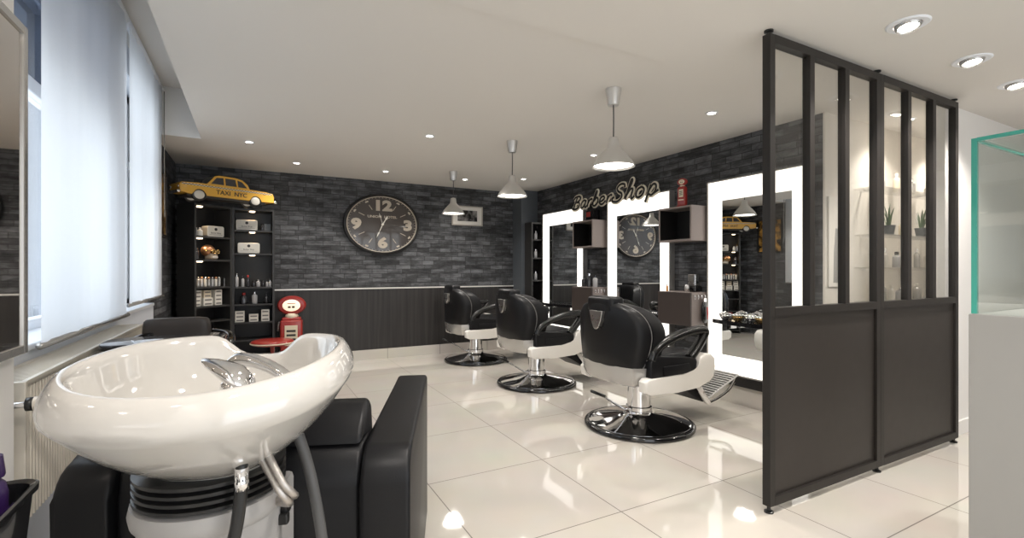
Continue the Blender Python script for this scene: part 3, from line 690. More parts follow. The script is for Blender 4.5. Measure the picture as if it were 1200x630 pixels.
text_mesh('dial_text', 'UNION', .045, M['clock_tan'], clk, (-.085,-.037,.10), (PI/2,0,0), bold=.001)
text_mesh('dial_text', 'HOTEL', .045, M['clock_tan'], clk, (.085,-.037,.10), (PI/2,0,0), bold=.001)
bm = B()
for k in range(12):
    if k % 3 == 0: continue
    a = 2*PI*k/12; d = Vector((math.sin(a),0,math.cos(a))); n_ = Vector((d.z,0,-d.x))
    p0, p1 = d*.22, d*.29
    vs_ = [bm.verts.new(q + Vector((0,-.0365,0))) for q in (p0+n_*.004, p0-n_*.004, p1-n_*.004, p1+n_*.004)]; bm.faces.new(vs_)
    for f_ in (.335,):
        q0 = d*f_; vs_ = [bm.verts.new(q + Vector((0,-.0365,0))) for q in (q0+n_*.018-d*.009, q0-n_*.018-d*.009, q0-n_*.018+d*.009, q0+n_*.018+d*.009)]; bm.faces.new(vs_)
for k in range(60):
    a = 2*PI*k/60; d = Vector((math.sin(a),0,math.cos(a))); n_ = Vector((d.z,0,-d.x)); p0, p1 = d*.350, d*.362
    vs_ = [bm.verts.new(q + Vector((0,-.0365,0))) for q in (p0+n_*.002, p0-n_*.002, p1-n_*.002, p1+n_*.002)]; bm.faces.new(vs_)
link('hour_marks', bm, M['clock_tan'], clk)
def hand(ang, ln, wd, y, tail=.05):
    bm = B(); prism(bm, [(-wd*.5,-tail),(wd*.5,-tail),(wd*.35,ln*.55),(wd,ln*.65),(0,ln),(-wd,ln*.65),(-wd*.35,ln*.55)], 'y', y, y+.002)
    o = link('clock_hand', bm, M['tin'], clk); o.rotation_euler = (0, ang, 0)
hand(R(26), .13, .014, -.043, .0); hand(R(200), .20, .008, -.045, .0); hand(R(-14), .16, .005, -.041, .0)
bm = B(); lathe(bm, [(.014,-.046),(.014,-.036),(0,-.036)], 16, axis='y'); link('hub', bm, M['tin'], clk)

pic = thing('framed_photograph', 'pale framed black and white photograph on the slate brick wall', 'picture', (2.79, 6.584, 1.995), 0)
bm = B()
for a in ((-.245,.245,-.022,-.002,-.145,-.128),(-.245,.245,-.022,-.002,.128,.145),(-.245,-.228,-.022,-.002,-.128,.128),(.228,.245,-.022,-.002,-.128,.128)): bx(bm, *a, bev=.002, seg=1)
link('frame', bm, M['taupe_frame'], pic)
bm = B(); bx(bm, -.228,.228,-.012,-.003,-.128,.128); link('mount', bm, M['linen'], pic)
bm = B(); bx(bm, -.155,.155,-.015,-.012,-.080,.080); link('photograph', bm, M['photo_bw'], pic)
pic2 = thing('framed_poster', 'narrow framed poster with a painted yellow taxi reflection on the left brick wall beside the shelf units', 'picture', (-.766, 5.53, 1.82), 0)
bm = B()
for a in ((.002,.03,-.24,-.215,-.31,.31),(.002,.03,.215,.24,-.31,.31),(.002,.03,-.215,.215,.285,.31),(.002,.03,-.215,.215,-.31,-.285)): bx(bm, *a)
link('frame', bm, M['black_lam'], pic2)
bm = B(); bx(bm, .003,.02,-.215,.215,-.285,.285); link('poster', bm, M['photo_taxi_reflection'], pic2)

# ================================================================== CORNER SHELF UNITS
SBM = M['shelf_black']
def bookcase(name, lab, loc, rz, W, D, H, shelves, cat='shelf unit'):
    t = thing(name, lab, cat, loc, rz); th = .022
    bm = B(); bx(bm, 0,th,0,D,0,H, bev=.001, seg=1); link('side_panel', bm, SBM, t)
    bm = B(); bx(bm, W-th,W,0,D,0,H, bev=.001, seg=1); link('side_panel', bm, SBM, t)
    bm = B(); bx(bm, th,W-th,0,D,H-th,H); link('top_panel', bm, SBM, t)
    bm = B(); bx(bm, th,W-th,D-.012,D,0,H-th); link('back_panel', bm, M['black_lam'], t)
    for z in [.06]+shelves:
        bm = B(); bx(bm, th,W-th,.004,D-.012,z-.018,z); link('shelf', bm, SBM, t)
    return t
ZS_R = [.20,.40,.602,.808,1.004,1.39,1.655]; ZS_L = [.20,.42,.652,.813,1.016,1.311,1.559]
bcR = bookcase('tall_shelf_unit', 'tall black shelf unit flat against the wall, holding cream tins', (-.204,6.28,0), 0, .43, .30, 1.90, ZS_R)
rl = math.atan2(.687,.727)
LF = (-.531,5.971,0)
bcL = bookcase('tall_shelf_unit', 'tall black shelf unit set diagonally in the corner, holding the skull', LF, rl, .449, .255, 1.90, ZS_L)
def inL(x, y, z):    # a spot inside the diagonal unit, to world
    return (LF[0]+x*math.cos(rl)-y*math.sin(rl), LF[1]+x*math.sin(rl)+y*math.cos(rl), z)
def inR(x, y, z): return (-.204+x, 6.28+y, z)
def spotlet(par, x, z):
    bm = B(); lathe(bm, [(0,-.012),(.026,-.012),(.030,-.008),(.030,0),(0,0)], 18, c=(x,.07,z)); link('shelf_light', bm, M['bulb_warm'], par)
    l = bpy.data.lights.new('shelf_bulb', 'SPOT'); l.energy = 2.4; l.spot_size = R(120); l.spot_blend = .5; l.shadow_soft_size = .02; l.color = (1,.72,.45)
    o = bpy.data.objects.new('shelf_bulb', l); C.objects.link(o); o.parent = par; o.location = (x,.07,z-.016)
for z in (1.878,1.637,1.372): spotlet(bcR, .20, z)
for z in (1.878,1.541,1.293): spotlet(bcL, .11, z)
# cream tins
def tin(loc, rz, lab, w_=.21, h_=.115):
    t = thing('storage_tin', lab, 'tin box', loc, rz, 'cream lidded tins on the shelves')
    bm = B(); n=8
    pts = []
    for cx, cz, a0 in ((w_/2-.02,h_-.02,0),(-w_/2+.02,h_-.02,90),(-w_/2+.02,.02,180),(w_/2-.02,.02,270)):
        for k in range(5): a = R(a0+k*22.5); pts.append((cx+.02*math.cos(a), cz+.02*math.sin(a)))
    prism(bm, pts, 'y', 0, .11, bev=.006); link('tin', bm, M['tin'], t)
    bm = B(); lathe(bm, [(0,-.0015),(.016,-.0015),(.016,0),(0,0)], 20, axis='y', c=(0,0,h_*.70)); link('emblem', bm, M['ink'], t)
    text_mesh('lettering', 'Barber Shop', .022, M['ink'], t, (0,-.0012,h_*.36), (PI/2,0,0), ext=.0005)
    bm = B()
    for a in ((-w_*.38,w_*.38,-.001,0,h_*.20,h_*.215),): bx(bm, *a)
    link('printed_line', bm, M['ink'], t)
tin(inL(.29,.05,1.5601), rl-.15, 'cream tin on the upper shelf of the diagonal unit', .185, .12)
tin(inR(.145,.06,1.6561), 0, 'cream tin on the top shelf of the wall unit', .22, .12)
tin(inR(.165,.05,1.3911), 0, 'cream tin on the second shelf of the wall unit', .225, .12)
bottle('cream_jar', inL(.05,.06,1.5595), .022, .12, M['clear_bottle'], M['amber'], 'pale bottle at far left of the upper diagonal shelf', group='bottles on the upper diagonal shelf')
bottle('cream_jar', inL(.105,.055,1.5595), .026, .09, M['tin'], M['clear_bottle'], 'short cream bottle beside the tin on the diagonal shelf', group='bottles on the upper diagonal shelf')
bottle('black_flacon', inR(.305,.07,1.6555), .020, .085, M['bottle_glass'], M['black_gloss'], 'dark flacon just right of the top cream tin')
t = thing('card_holder', 'dark plaque beside the top cream tin', 'plaque', inR(.36,.10,1.6555), 0); bm = B(); bx(bm, -.035,.035,0,.01,0,.085, bev=.003); link('plate', bm, M['pillar'], t)
# skull with goggles
sk = thing('skull_ornament', 'copper and bone coloured skull wearing goggles on the diagonal shelf', 'skull', inL(.24,.10,1.3115), rl+.25)
bm = B(); bmesh.ops.create_uvsphere(bm, u_segments=24, v_segments=16, radius=.07)
for v in bm.verts:
    x, y, z = v.co; v.co = Vector((x*1.05-.01, y*.95, z*.92+.098))
link('cranium', bm, M['copper'], sk, smooth=True)
bm = B(); bx(bm, -.045,.055,-.075,.02,.0,.075, bev=.018, seg=3); link('jaw', bm, M['bone'], sk, smooth=True)
bm = B()
for k in range(7): bx(bm, -.036+.012*k,-.027+.012*k,-.079,-.072,.020,.036, bev=.001, seg=1)
link('teeth', bm, M['tin'], sk)
bm = B()
for x in (-.022,.038): lathe(bm, [(.016,-.088),(.026,-.088),(.026,-.06),(.016,-.06)], 20, axis='y', c=(x,0,.085), loop=True)
tube(bm, [(-.08,0,.095),(-.06,-.055,.095),(-.022,-.07,.09),(.038,-.07,.09),(.07,-.04,.095),(.078,0,.095)], .006, 8, 4)
link('goggles', bm, M['amber'], sk, smooth=True)
bottle('dark_carafe', inL(.075,.09,1.3115), .038, .125, M['bottle_glass'], M['bottle_glass'], 'dark brown glass carafe left of the skull', neck=.6)
# rack of tubes on the third diagonal shelf
rk = thing('tube_rack', 'silver rack holding upright tubes on the diagonal unit', 'rack', inL(.04,.05,1.0165), rl)
bm = B(); tube(bm, [(0,0,.09),(.355,0,.09)], .003, 6, 1); tube(bm, [(0,.07,.10),(.355,.07,.10)], .003, 6, 1)
for x in (0,.355): tube(bm, [(x,0,0),(x,0,.09),(x,.07,.10),(x,.07,0)], .003, 6, 1)
link('wire_frame', bm, M['chrome'], rk)
for k in range(8):
    t = thing('product_tube', 'small pale tube standing in the silver rack', 'tube', inL(.065+.042*k,.085,1.0165), rl, 'pale tubes standing in the silver rack')
    bm = B(); lathe(bm, [(.014,0),(.015,.01),(.015,.075),(.012,.082)], 14); link('tube', bm, [M['tin'],M['silver_paint'],M['clear_bottle']][k%3], t, smooth=True)
    bm = B(); lathe(bm, [(.012,.082),(.012,.105),(0,.107)], 12); link('cap', bm, M['silver'] if k%2 else M['copper'], t, smooth=True)
# boxed products
def carton(loc, rz, w_, d_, h_, lab, m='tin', g=None):
    t = thing('product_carton', lab, 'box', loc, rz, g)
    bm = B(); bx(bm, -w_/2,w_/2,0,d_,0,h_, bev=.002, seg=1); link('carton', bm, M[m], t)
    n = max(1, int(h_/.038))
    for k in range(n):
        z = h_*(k+.5)/n; bm = B(); bx(bm, -w_*.36,w_*.36,-.0012,0,z-.008,z+.006)
        link('printed_band', bm, mat('grey_print',(.16,.15,.14),.5) if 'grey_print' not in bpy.data.materials else bpy.data.materials['grey_print'], t)
G = 'cartons on the diagonal unit'
carton(inL(.066,.04,.8135), rl, .075,.07,.082, 'cream carton at lower left of the diagonal shelf stack', g=G)
carton(inL(.075,.045,.8962), rl+.05, .085,.07,.085, 'cream carton lying atop the lower left one', g=G)
carton(inL(.19,.04,.8135), rl, .11,.07,.085, 'wide cream carton at the bottom centre of the diagonal shelf stack', g=G)
carton(inL(.19,.05,.8992), rl-.04, .085,.07,.08, 'darker cream carton on top of the centre one', m='cream', g=G)
carton(inL(.315,.04,.8135), rl, .085,.07,.17, 'tall cream carton at the right of the diagonal shelf', g=G)
G = 'striped cartons on the wall unit'
carton(inR(.075,.04,.6025), 0, .095,.08,.125, 'striped carton at the left of the wall unit low shelf', g=G)
carton(inR(.215,.04,.6025), 0, .095,.08,.085, 'short striped carton in the middle of the wall unit low shelf', g=G)
carton(inR(.335,.04,.6025), 0, .085,.08,.135, 'tallest striped carton, at the right of the wall unit low shelf', g=G)
labs = ['clear bottle first from left in wall unit row','slim clear bottle second from left in wall unit row','red capped bottle in the wall unit row','low dark jar in the wall unit row','silver topped jar in the wall unit row','dark jar right of the silver topped one','slim grey bottle near right end of the row','clear round bottle at right end of the row']
for k, (x, r, h, m_, c_) in enumerate([(.045,.018,.155,'clear_bottle','chrome'),(.105,.016,.125,'clear_bottle','black_gloss'),(.155,.020,.135,'bottle_glass','red'),(.215,.020,.07,'bottle_glass','black_gloss'),(.262,.022,.085,'clear_bottle','silver'),(.312,.020,.075,'bottle_glass','black_gloss'),(.352,.014,.075,'clear_bottle','black_gloss'),(.385,.018,.075,'clear_bottle','chrome')]):
    bottle('lotion_bottle', inR(x,.06,1.0045), r, h, M[m_], M[c_], labs[k], group='small bottles in a row on the wall unit')
for k, (x, r, h, m_, c_, lb) in enumerate([(.115,.036,.13,'bottle_glass','red','dark reddish cologne bottle, left of three'),(.225,.030,.14,'clear_bottle','chrome','clear cologne bottle with silver cap, middle of three'),(.345,.024,.12,'bottle_glass','black_gloss','black cologne bottle, right of three')]):
    bottle('cologne_bottle', inR(x,.07,.8085), r, h, M[m_], M[c_], lb, group='cologne bottles on the wall unit')

# narrow shelf unit beside pillar
nb = bookcase('narrow_shelf_unit', 'narrow tall black shelf unit between the pillar and farthest mirror', (3.60,6.085,0), 0, .235, .20, 1.90, [.35,.75,1.05,1.38,1.65])
for k, z in enumerate((1.05,1.38,1.65)):
    bottle('shelf_bottle', (3.72,6.17,z+.0008), .025, .13, M['clear_bottle'], M['chrome'], ['pale bottle low on the narrow shelf unit','pale bottle midway up the narrow shelf unit','pale bottle high on the narrow shelf unit'][k], group='bottles on the narrow shelf unit')

# ================================================================== YELLOW TOY TAXI
ang = math.atan2(.274,.504)
taxi = thing('toy_taxi', 'yellow checkered metal toy taxi on top of the black shelf units', 'toy car', (-.275,6.041,1.90), ang)
Lh, W = .50, .115
body = [(-.49,.10),(-.495,.145),(-.47,.168),(-.30,.178),(-.19,.182),(.22,.182),(.40,.178),(.485,.165),(.50,.12),(.495,.075),(.38,.055)]
# wheel arches cut from the side outline
def arch(cx, r, n=8): return [(cx + r*math.cos(PI*k/n), .06 + r*math.sin(PI*k/n)) for k in range(n+1)]
prof = [(-.465,.10),(-.47,.150),(-.45,.172),(-.30,.182),(.22,.182),(.40,.178),(.485,.168),(.50,.12),(.495,.065)] + arch(.287,.068) + arch(-.287,.068) + [(-.455,.075)]
bm = B(); prism(bm, prof, 'y', -W, W, bev=.008, seg=2)
bd = link('body', bm, M['yellow'], taxi)
bm = B(); g0 = [(-.215,.180),(-.13,.275),(-.09,.288),(.08,.288),(.15,.275),(.205,.23),(.225,.180)]
V0 = [(x,z) for x,z in g0]
ringA = [(x, -(W-.008)*(1-.16*(z-.18)/.11), z) for x,z in V0]; ringB = [(x, (W-.008)*(1-.16*(z-.18)/.11), z) for x,z in V0]
va = [bm.verts.new(p) for p in ringA]; vb = [bm.verts.new(p) for p in ringB]; n = len(va)
bm.faces.new(va); bm.faces.new(list(reversed(vb)))
for i in range(n): bm.faces.new((va[i], vb[i], vb[(i+1)%n], va[(i+1)%n]))
cab = link('cabin', bm, M['yellow'], taxi)
def side_win(pts, s):
    bm = B(); q = []
    for x, z in pts: q.append(bm.verts.new((x, s*((W-.008)*(1-.16*(z-.18)/.11)+.0012), z)))
    f = bm.faces.new(q); r = bmesh.ops.extrude_face_region(bm, geom=[f])
    for v in [g for g in r['geom'] if isinstance(g, bmesh.types.BMVert)]: v.co.y += s*.001
    link('side_window', bm, M['bottle_glass'], cab)
for s in (-1,1):
    side_win([(-.175,.192),(-.115,.262),(-.048,.268),(-.048,.192)], s); side_win([(-.03,.192),(-.03,.268),(.075,.268),(.085,.192)], s); side_win([(.10,.192),(.095,.266),(.145,.252),(.19,.20),(.192,.192)], s)
bm = B()
V = [(-.2165,-.105,.188),(-.2165,.105,.188),(-.139,.095,.270),(-.139,-.095,.270)]
f = bm.faces.new([bm.verts.new(p) for p in V]); link('windscreen', bm, M['bottle_glass'], cab)
# checkered stripe
N_ = 60
for s in (-1,1):
    bm = B()
    for row in range(2):
        for k in range(N_):
            x0 = -.45 + .92*k/N_; x1 = x0 + .92/N_; z0 = .150+row*.007
            mi = (k+row)%2; bx(bm, x0,x1, s*W-(.0015 if s<0 else 0), s*W+(.0015 if s>0 else 0), z0, z0+.007, mi=mi)
    link('checker_stripe', bm, [M['tin'], M['ink']], taxi)
text_mesh('lettering', 'TAXI  NYC', .062, M['ink'], taxi, (.03,-W-.002,.108), (PI/2,0,0), bold=.0006, sx=1.05)
for s in (-1,1):
    for x in (-.287,.287):
        bm = B(); lathe(bm, [(.035,-.016),(.058,-.018),(.064,-.010),(.064,.010),(.058,.018),(.035,.016)], 28, sx=1.12, axis='y', c=(x, s*(W-.024), .064)); w_ = link('wheel', bm, M['black_rubber'], taxi, smooth=True)
        bm = B(); lathe(bm, [(0,.024),(.02,.024),(.042,.019),(.047,.012),(.047,-.012),(.042,-.019),(.02,-.024),(0,-.024)], 24, sx=1.15, axis='y', c=(x, s*(W-.024), .064)); link('hubcap', bm, M['tin'], w_, smooth=True)
bm = B(); bx(bm, -.495,-.465,-.125,.125,.062,.09, bev=.008); link('bumper', bm, M['chrome'], taxi)
bm = B(); bx(bm, .495,.53,-.125,.125,.056,.086, bev=.008); link('bumper', bm, M['chrome'], taxi)
bm = B(); bx(bm, -.40,.40,-.10,.10,.04,.06); link('chassis', bm, M['ink'], taxi)
for x in (-1,1):
    for s in (-1,1):
        bm = B(); lathe(bm, [(0,-.004),(.014,-.002),(.016,.006),(.01,.012)], 14, axis='x', c=(-.472 if x<0 else .497, s*.085, .13)); link('lamp', bm, M['chrome'] if x<0 else M['red'], taxi, smooth=True)
bm = B(); lathe(bm, [(0,0),(.006,0),(.006,-.003),(0,-.003)], 10, axis='y', c=(.385,-W,.145)); link('side_light', bm, M['red'], taxi)

# ================================================================== RED FUEL PUMP (large) and stool, small pump
def pump(s, lab, cat, loc, rz, name, H=.93):
    t = thing(name, lab, cat, loc, rz)
    bm = B(); bx(bm, -.135*s,.135*s,-.10*s,.10*s,.0,.06*s, bev=.006*s); bx(bm, -.12*s,.12*s,-.09*s,.09*s,.06*s,.60*s, bev=.018*s, seg=3); bx(bm, -.105*s,.105*s,-.075*s,.075*s,.58*s,.635*s, bev=.02*s, seg=3)
    smooth_angle(link('cabinet', bm, M['red'], t), 40)
    bm = B(); bx(bm, -.07*s,.07*s,-.095*s,-.088*s,.30*s,.54*s, bev=.002*s, seg=1); pl = link('price_panel', bm, M['cream'], t)
    bm = B()
    for z in (.375,.425,.475): bx(bm, -.05*s,.05*s,-.0975*s,-.0945*s,(z-.012)*s,(z+.012)*s)
    link('price_line', bm, M['ink'], pl)
    bm = B(); bx(bm, -.09*s,.09*s,-.094*s,-.0885*s,.20*s,.235*s, bev=.001); link('name_plate', bm, M['cream'], t)
    bm = B(); lathe(bm, [(.07*s,.62*s),(.075*s,.645*s),(.06*s,.68*s)], 20); link('neck', bm, M['cream'], t, smooth=True)
    bm = B(); lathe(bm, [(.09*s,-.055*s),(.115*s,-.05*s),(.128*s,-.03*s),(.130*s,.03*s),(.115*s,.05*s),(.09*s,.055*s)], 40, axis='y', c=(0,0,.775*s), sx=1.22, sy=.88); smooth_angle(link('globe', bm, M['red'], t), 40)
    bm = B(); lathe(bm, [(0,-.062*s),(.06*s,-.061*s),(.09*s,-.052*s),(.09*s,-.045*s)], 32, axis='y', c=(0,0,.775*s), sx=1.22, sy=.88); gf = link('globe_face', bm, M['cream_lit'] if s > .9 else M['cream'], t, smooth=True)
    for x_ in (-.022,.022):
        bm = B(); bx(bm, (x_-.016)*s,(x_+.016)*s,-.0635*s,-.060*s,.745*s,.768*s); link('printed_mark', bm, M['ink'], gf)
    bm = B(); bx(bm, -.045*s,.045*s,-.0635*s,-.060*s,.795*s,.802*s); link('printed_line', bm, M['red'], gf)
    bm = B(); tube(bm, [(-.12*s,0,.30*s),(-.165*s,-.01*s,.20*s),(-.16*s,0,.40*s),(-.14*s,0,.50*s)], .010*s, 8, 5); link('pump_hose', bm, M['black_rubber'], t, smooth=True)
    bm = B(); tube(bm, [(-.15*s,-.01*s,.47*s),(-.142*s,-.02*s,.56*s),(-.13*s,-.03*s,.575*s)], .012*s, 8, 3); link('nozzle', bm, M['silver'], t, smooth=True)
    return t
pump(1.0, 'tall red retro fuel pump cabinet standing on the floor beside the shelf unit', 'fuel pump', (.415,6.37,0), R(-8), 'retro_fuel_pump')
pump(.315, 'miniature red fuel pump ornament on the cube shelf beside the lettered sign', 'ornament', (3.665,3.33,1.8062), R(-75), 'toy_fuel_pump')
st = thing('round_stool', 'low stool with round red seat before the large red pump', 'stool', (.19,5.86,0), 0)
bm = B(); lathe(bm, [(0,.385),(.17,.385),(.205,.395),(.215,.415),(.205,.432),(.18,.438),(0,.44)], 40); link('seat', bm, M['red'], st, smooth=True)
bm = B(); lathe(bm, [(.212,.402),(.219,.405),(.219,.414),(.212,.417)], 40, loop=True); link('seat_trim', bm, M['cream'], st, smooth=True)
bm = B(); lathe(bm, [(.025,.03),(.022,.1),(.022,.385)], 16); link('post', bm, M['chrome'], st, smooth=True)
bm = B(); lathe(bm, [(.17,0),(.17,.01),(.06,.028),(.025,.04)], 32); link('base', bm, M['black_gloss'], st, smooth=True)

# ================================================================== WINDOW SIDE: blinds, radiator, wall mirror, chair
def blind(y0, y1, zb, lab):
    t = thing('roller_blind', lab, 'blind', (0,0,0), 0, 'white roller blinds at the side windows')
    bm = B(); n = 60; rows = []
    for z in (zb, 2.79):
        rows.append([(-.70 + .005*math.sin(k*.37+1)+.003*math.sin(k*.83), y0+(y1-y0)*k/n, z) for k in range(n+1)])
    fr = [[bm.verts.new(p) for p in r] for r in rows]
    for k in range(n): bm.faces.new((fr[0][k], fr[0][k+1], fr[1][k+1], fr[1][k]))
    link('fabric', bm, M['blind'], t, smooth=True)
    bm = B(); lathe(bm, [(.013,y0),(.013,y1)], 12, axis='y', c=(-.70,0,zb)); link('bottom_bar', bm, M['silver_paint'], t, smooth=True)
    bm = B(); lathe(bm, [(.024,y0),(.024,y1)], 16, axis='y', c=(-.712,0,2.795)); link('roller', bm, M['win_white'], t, smooth=True)
    return t
b1 = blind(2.42, 3.865, .915, 'wide white roller blind, the nearer one, hanging lower')
b2 = blind(3.885, 5.21, .972, 'white roller blind, the farther one, ending beside the shelves')
bm = B(); tube(bm, [(-.69,5.225,2.78),(-.69,5.226,2.2),(-.688,5.226,1.75),(-.688,5.245,1.72),(-.69,5.235,1.75),(-.69,5.234,2.78)], .003, 6, 4); link('bead_chain', bm, M['silver_paint'], b2, smooth=True)

rad = thing('panel_radiator', 'cream ribbed panel radiator below the side windows', 'radiator', (0,0,0), 0)
RX, RY0, RY1, RZ0, RZ1 = -.60, 1.97, 3.72, .44, .865
bm = B(); n = int((RY1-RY0)/.025)
pts = []
for k in range(n):
    y = RY0+.01+k*(RY1-RY0-.02)/n; d = (RY1-RY0-.02)/n
    pts += [(RX-.012,y),(RX,y+d*.25),(RX,y+d*.6),(RX-.012,y+d*.85)]
pts += [(RX-.03,RY1-.01),(RX-.03,RY0+.01)]
prism(bm, pts, 'z', RZ0, RZ1-.01); link('ribbed_panel', bm, M['rad'], rad)
bm = B(); bx(bm, RX-.13,RX+.002,RY0-.012,RY0+.008,RZ0-.005,RZ1, bev=.003); link('end_cover', bm, M['rad'], rad)
bm = B(); bx(bm, RX-.13,RX+.002,RY1-.008,RY1+.012,RZ0-.005,RZ1, bev=.003); link('end_cover', bm, M['rad'], rad)
bm = B(); k = RY0+.01
while k < RY1-.02:
    bx(bm, RX-.115,RX-.01,k,k+.008,RZ1-.02,RZ1-.001); k += .022
bx(bm, RX-.014,RX,RY0,RY1,RZ1-.02,RZ1); bx(bm, RX-.13,RX-.112,RY0,RY1,RZ0,RZ1)
link('top_grille', bm, M['rad'], rad)
bm = B(); tube(bm, [(RX-.07,RY0+.02,RZ0+.02),(RX-.07,RY0+.02,.1),(RX-.07,RY0+.02,.0)], .009, 8, 2); tube(bm, [(RX-.07,RY1-.05,RZ0+.02),(RX-.07,RY1-.05,.0)], .009, 8, 1); link('pipe', bm, M['rad'], rad, smooth=True)
bm = B(); lathe(bm, [(.018,-.075),(.020,-.07),(.020,0),(.016,.01),(.0,.01)], 20, axis='x', c=(-.49,1.90,.81)); v_ = link('thermostat_valve', bm, M['rad'], rad, smooth=True)
bm = B(); lathe(bm, [(0,.012),(.016,.012),(.018,.008),(.018,0)], 20, axis='x', c=(-.489,1.90,.81)); lathe(bm, [(.0195,-.088),(.0195,-.070),(.0,-.07)], 20, axis='x', c=(-.49,1.90,.81)); link('valve_cap', bm, M['black_rubber'], v_, smooth=True)
bm = B(); tube(bm, [(-.565,1.90,.81),(-.62,1.90,.81),(-.64,1.95,.81),(-.64,1.975,.81)], .009, 8, 3); link('valve_pipe', bm, M['chrome'], rad, smooth=True)

wm = thing('wall_mirror', 'large framed wall mirror on the white pier at the left edge', 'mirror', (-.598,0,0), 0)
bm = B(); y0, y1, z0, z1 = .55, 1.86, .965, 1.885
for a in ((.002,.036,y0,y0+.025,z0,z1),(.002,.036,y1-.025,y1,z0,z1),(.002,.036,y0+.025,y1-.025,z0,z0+.025),(.002,.036,y0+.025,y1-.025,z1-.025,z1)): bx(bm, *a, bev=.002, seg=1)
link('frame', bm, M['silver_paint'], wm)
bm = B(); bx(bm, .003,.030,y0+.025,y1-.025,z0+.025,z1-.025); link('mirror_glass', bm, mat('smoked_mirror', (.66,.62,.58), .02, 1), wm)

# padded chair and glossy black console behind the basin
tc = thing('salon_armchair', 'dark brown padded chair between the radiator and the shelf units', 'armchair', (-.335,3.20,0), R(2))
bm = B()
def U(s, z, t_=.035, n=20):
    o_, i_ = [], []
    for k in range(n+1):
        a = R(-20)+R(220)*k/n; c, s_ = math.cos(a), math.sin(a)
        o_.append((.235*s*c, .235*s*s_+.0, z)); i_.append(((.235*s-t_)*c, (.235*s-t_)*s_, z))
    return o_ + i_[::-1]
loft(bm, [U(.80,.42), U(.95,.50), U(1.0,.70), U(1.0,.78), U(.98,.79)]); smooth_angle(link('shell', bm, M['black_gloss'], tc), 40)
bm = B(); rr=[]
for z, s in ((.52,.9),(.60,1.0),(.86,1.0),(.915,.96),(.925,.85)):
    rr.append([(x*s-.04, y-.07, z) for x, y in [(-.15,.20),(-.175,.23),(-.15,.28),(-.08,.30),(.08,.30),(.15,.28),(.175,.23),(.15,.20),(.08,.21),(-.08,.21)]])
loft(bm, rr); subsurf(link('back_pad', bm, M['brown_leather'], tc, smooth=True), 1)
bm = B(); bx(bm, -.18,.18,-.20,.15,.38,.49, bev=.04, seg=4); link('seat', bm, M['brown_leather'], tc, smooth=True)
bm = B(); lathe(bm, [(.22,0),(.22,.012),(.05,.035),(.03,.05),(.03,.38)], 32); link('pedestal', bm, M['chrome'], tc, smooth=True)
for s in (-1,1):
    bm = B(); tube(bm, [(s*.14,.17,.84),(s*.20,.10,.835),(s*.225,.0,.825),(s*.225,-.14,.81),(s*.21,-.22,.79)], .020, 10, 5, flat=(Vector((0,0,1)),.6)); link('arm', bm, M['black_gloss'], tc, smooth=True)
cs = thing('glossy_console', 'glossy black curved console top just behind the white basin', 'console table', (0,0,0), 0)
pts = []
for cx, cy, r, a0 in ((-.19,2.82,.08,0),(-.50,2.80,.08,90),(-.51,2.66,.07,180),(-.22,2.66,.10,270)):
    for k in range(7): a = R(a0+15*k); pts.append((cx+r*math.cos(a), cy+r*math.sin(a)))
bm = B(); prism(bm, pts, 'z', .853, .880, bev=.007, seg=3); smooth_angle(link('top', bm, M['black_gloss'], cs), 40)
bm = B(); bx(bm, -.50,-.20,2.69,2.81,.03,.852, bev=.01); link('body', bm, M['black_lam'], cs)
bm = B(); bx(bm, -.52,-.18,2.66,2.84,.0,.03, bev=.008); link('foot', bm, M['black_rubber'], cs)

# black tool tub and purple bottle at bottom left
tub = thing('tool_tub', 'black plastic tub on a trolley post at the lower left', 'tub', (-.415,1.0,.70), R(0))
bm = B()
def rr_(s, z, r=.03, hx=.10, hy=.10, n=5):
    q = []
    for cx, cy, a0 in ((hx-r,hy-r,0),(-hx+r,hy-r,90),(-hx+r,-hy+r,180),(hx-r,-hy+r,270)):
        for k in range(n): a = R(a0+k*90/(n-1)); q.append(((cx+r*math.cos(a))*s, (cy+r*math.sin(a))*s, z))
    return q
loft(bm, [rr_(.86,0), rr_(.97,.135), rr_(1.03,.138), rr_(1.035,.148), rr_(1.0,.150), rr_(.94,.146), rr_(.84,.012)]); smooth_angle(link('tub', bm, M['black_gloss'], tub), 40)
bm = B(); tube(bm, [(0,0,-.66),(0,0,.002)], .015, 12, 1); link('post', bm, M['black_lam'], tub, smooth=True)
bm = B(); lathe(bm, [(.13,-.70),(.13,-.68),(.02,-.66)], 32); link('foot', bm, M['black_lam'], tub, smooth=True)
pb = thing('shampoo_bottle', 'purple shampoo bottle standing in the black tub', 'bottle', (-.362,1.040,.7125), R(20))
bm = B(); lathe(bm, [(.021,0),(.024,.006),(.024,.14),(.021,.155),(.012,.165),(.012,.172)], 28); smooth_angle(link('body', bm, M['purple'], pb), 40)
bm = B(); lathe(bm, [(.020,.165),(.021,.168),(.018,.198),(0,.200)], 24); smooth_angle(link('cap', bm, M['purple'], pb), 40)
for z, w_ in ((.135,.018),(.105,.022),(.090,.016)):
    bm = B(); 
    for k in range(5): 
        a = R(-150+k*11); bx(bm, -.0035,.0035,-.0008,.0008,-.003,.003, xf=Matrix.Translation((.0243*math.cos(a),.0243*math.sin(a),z)) @ Matrix.Rotation(a+PI/2,4,'Z'))
    link('label_print', bm, M['silver_paint'], pb)

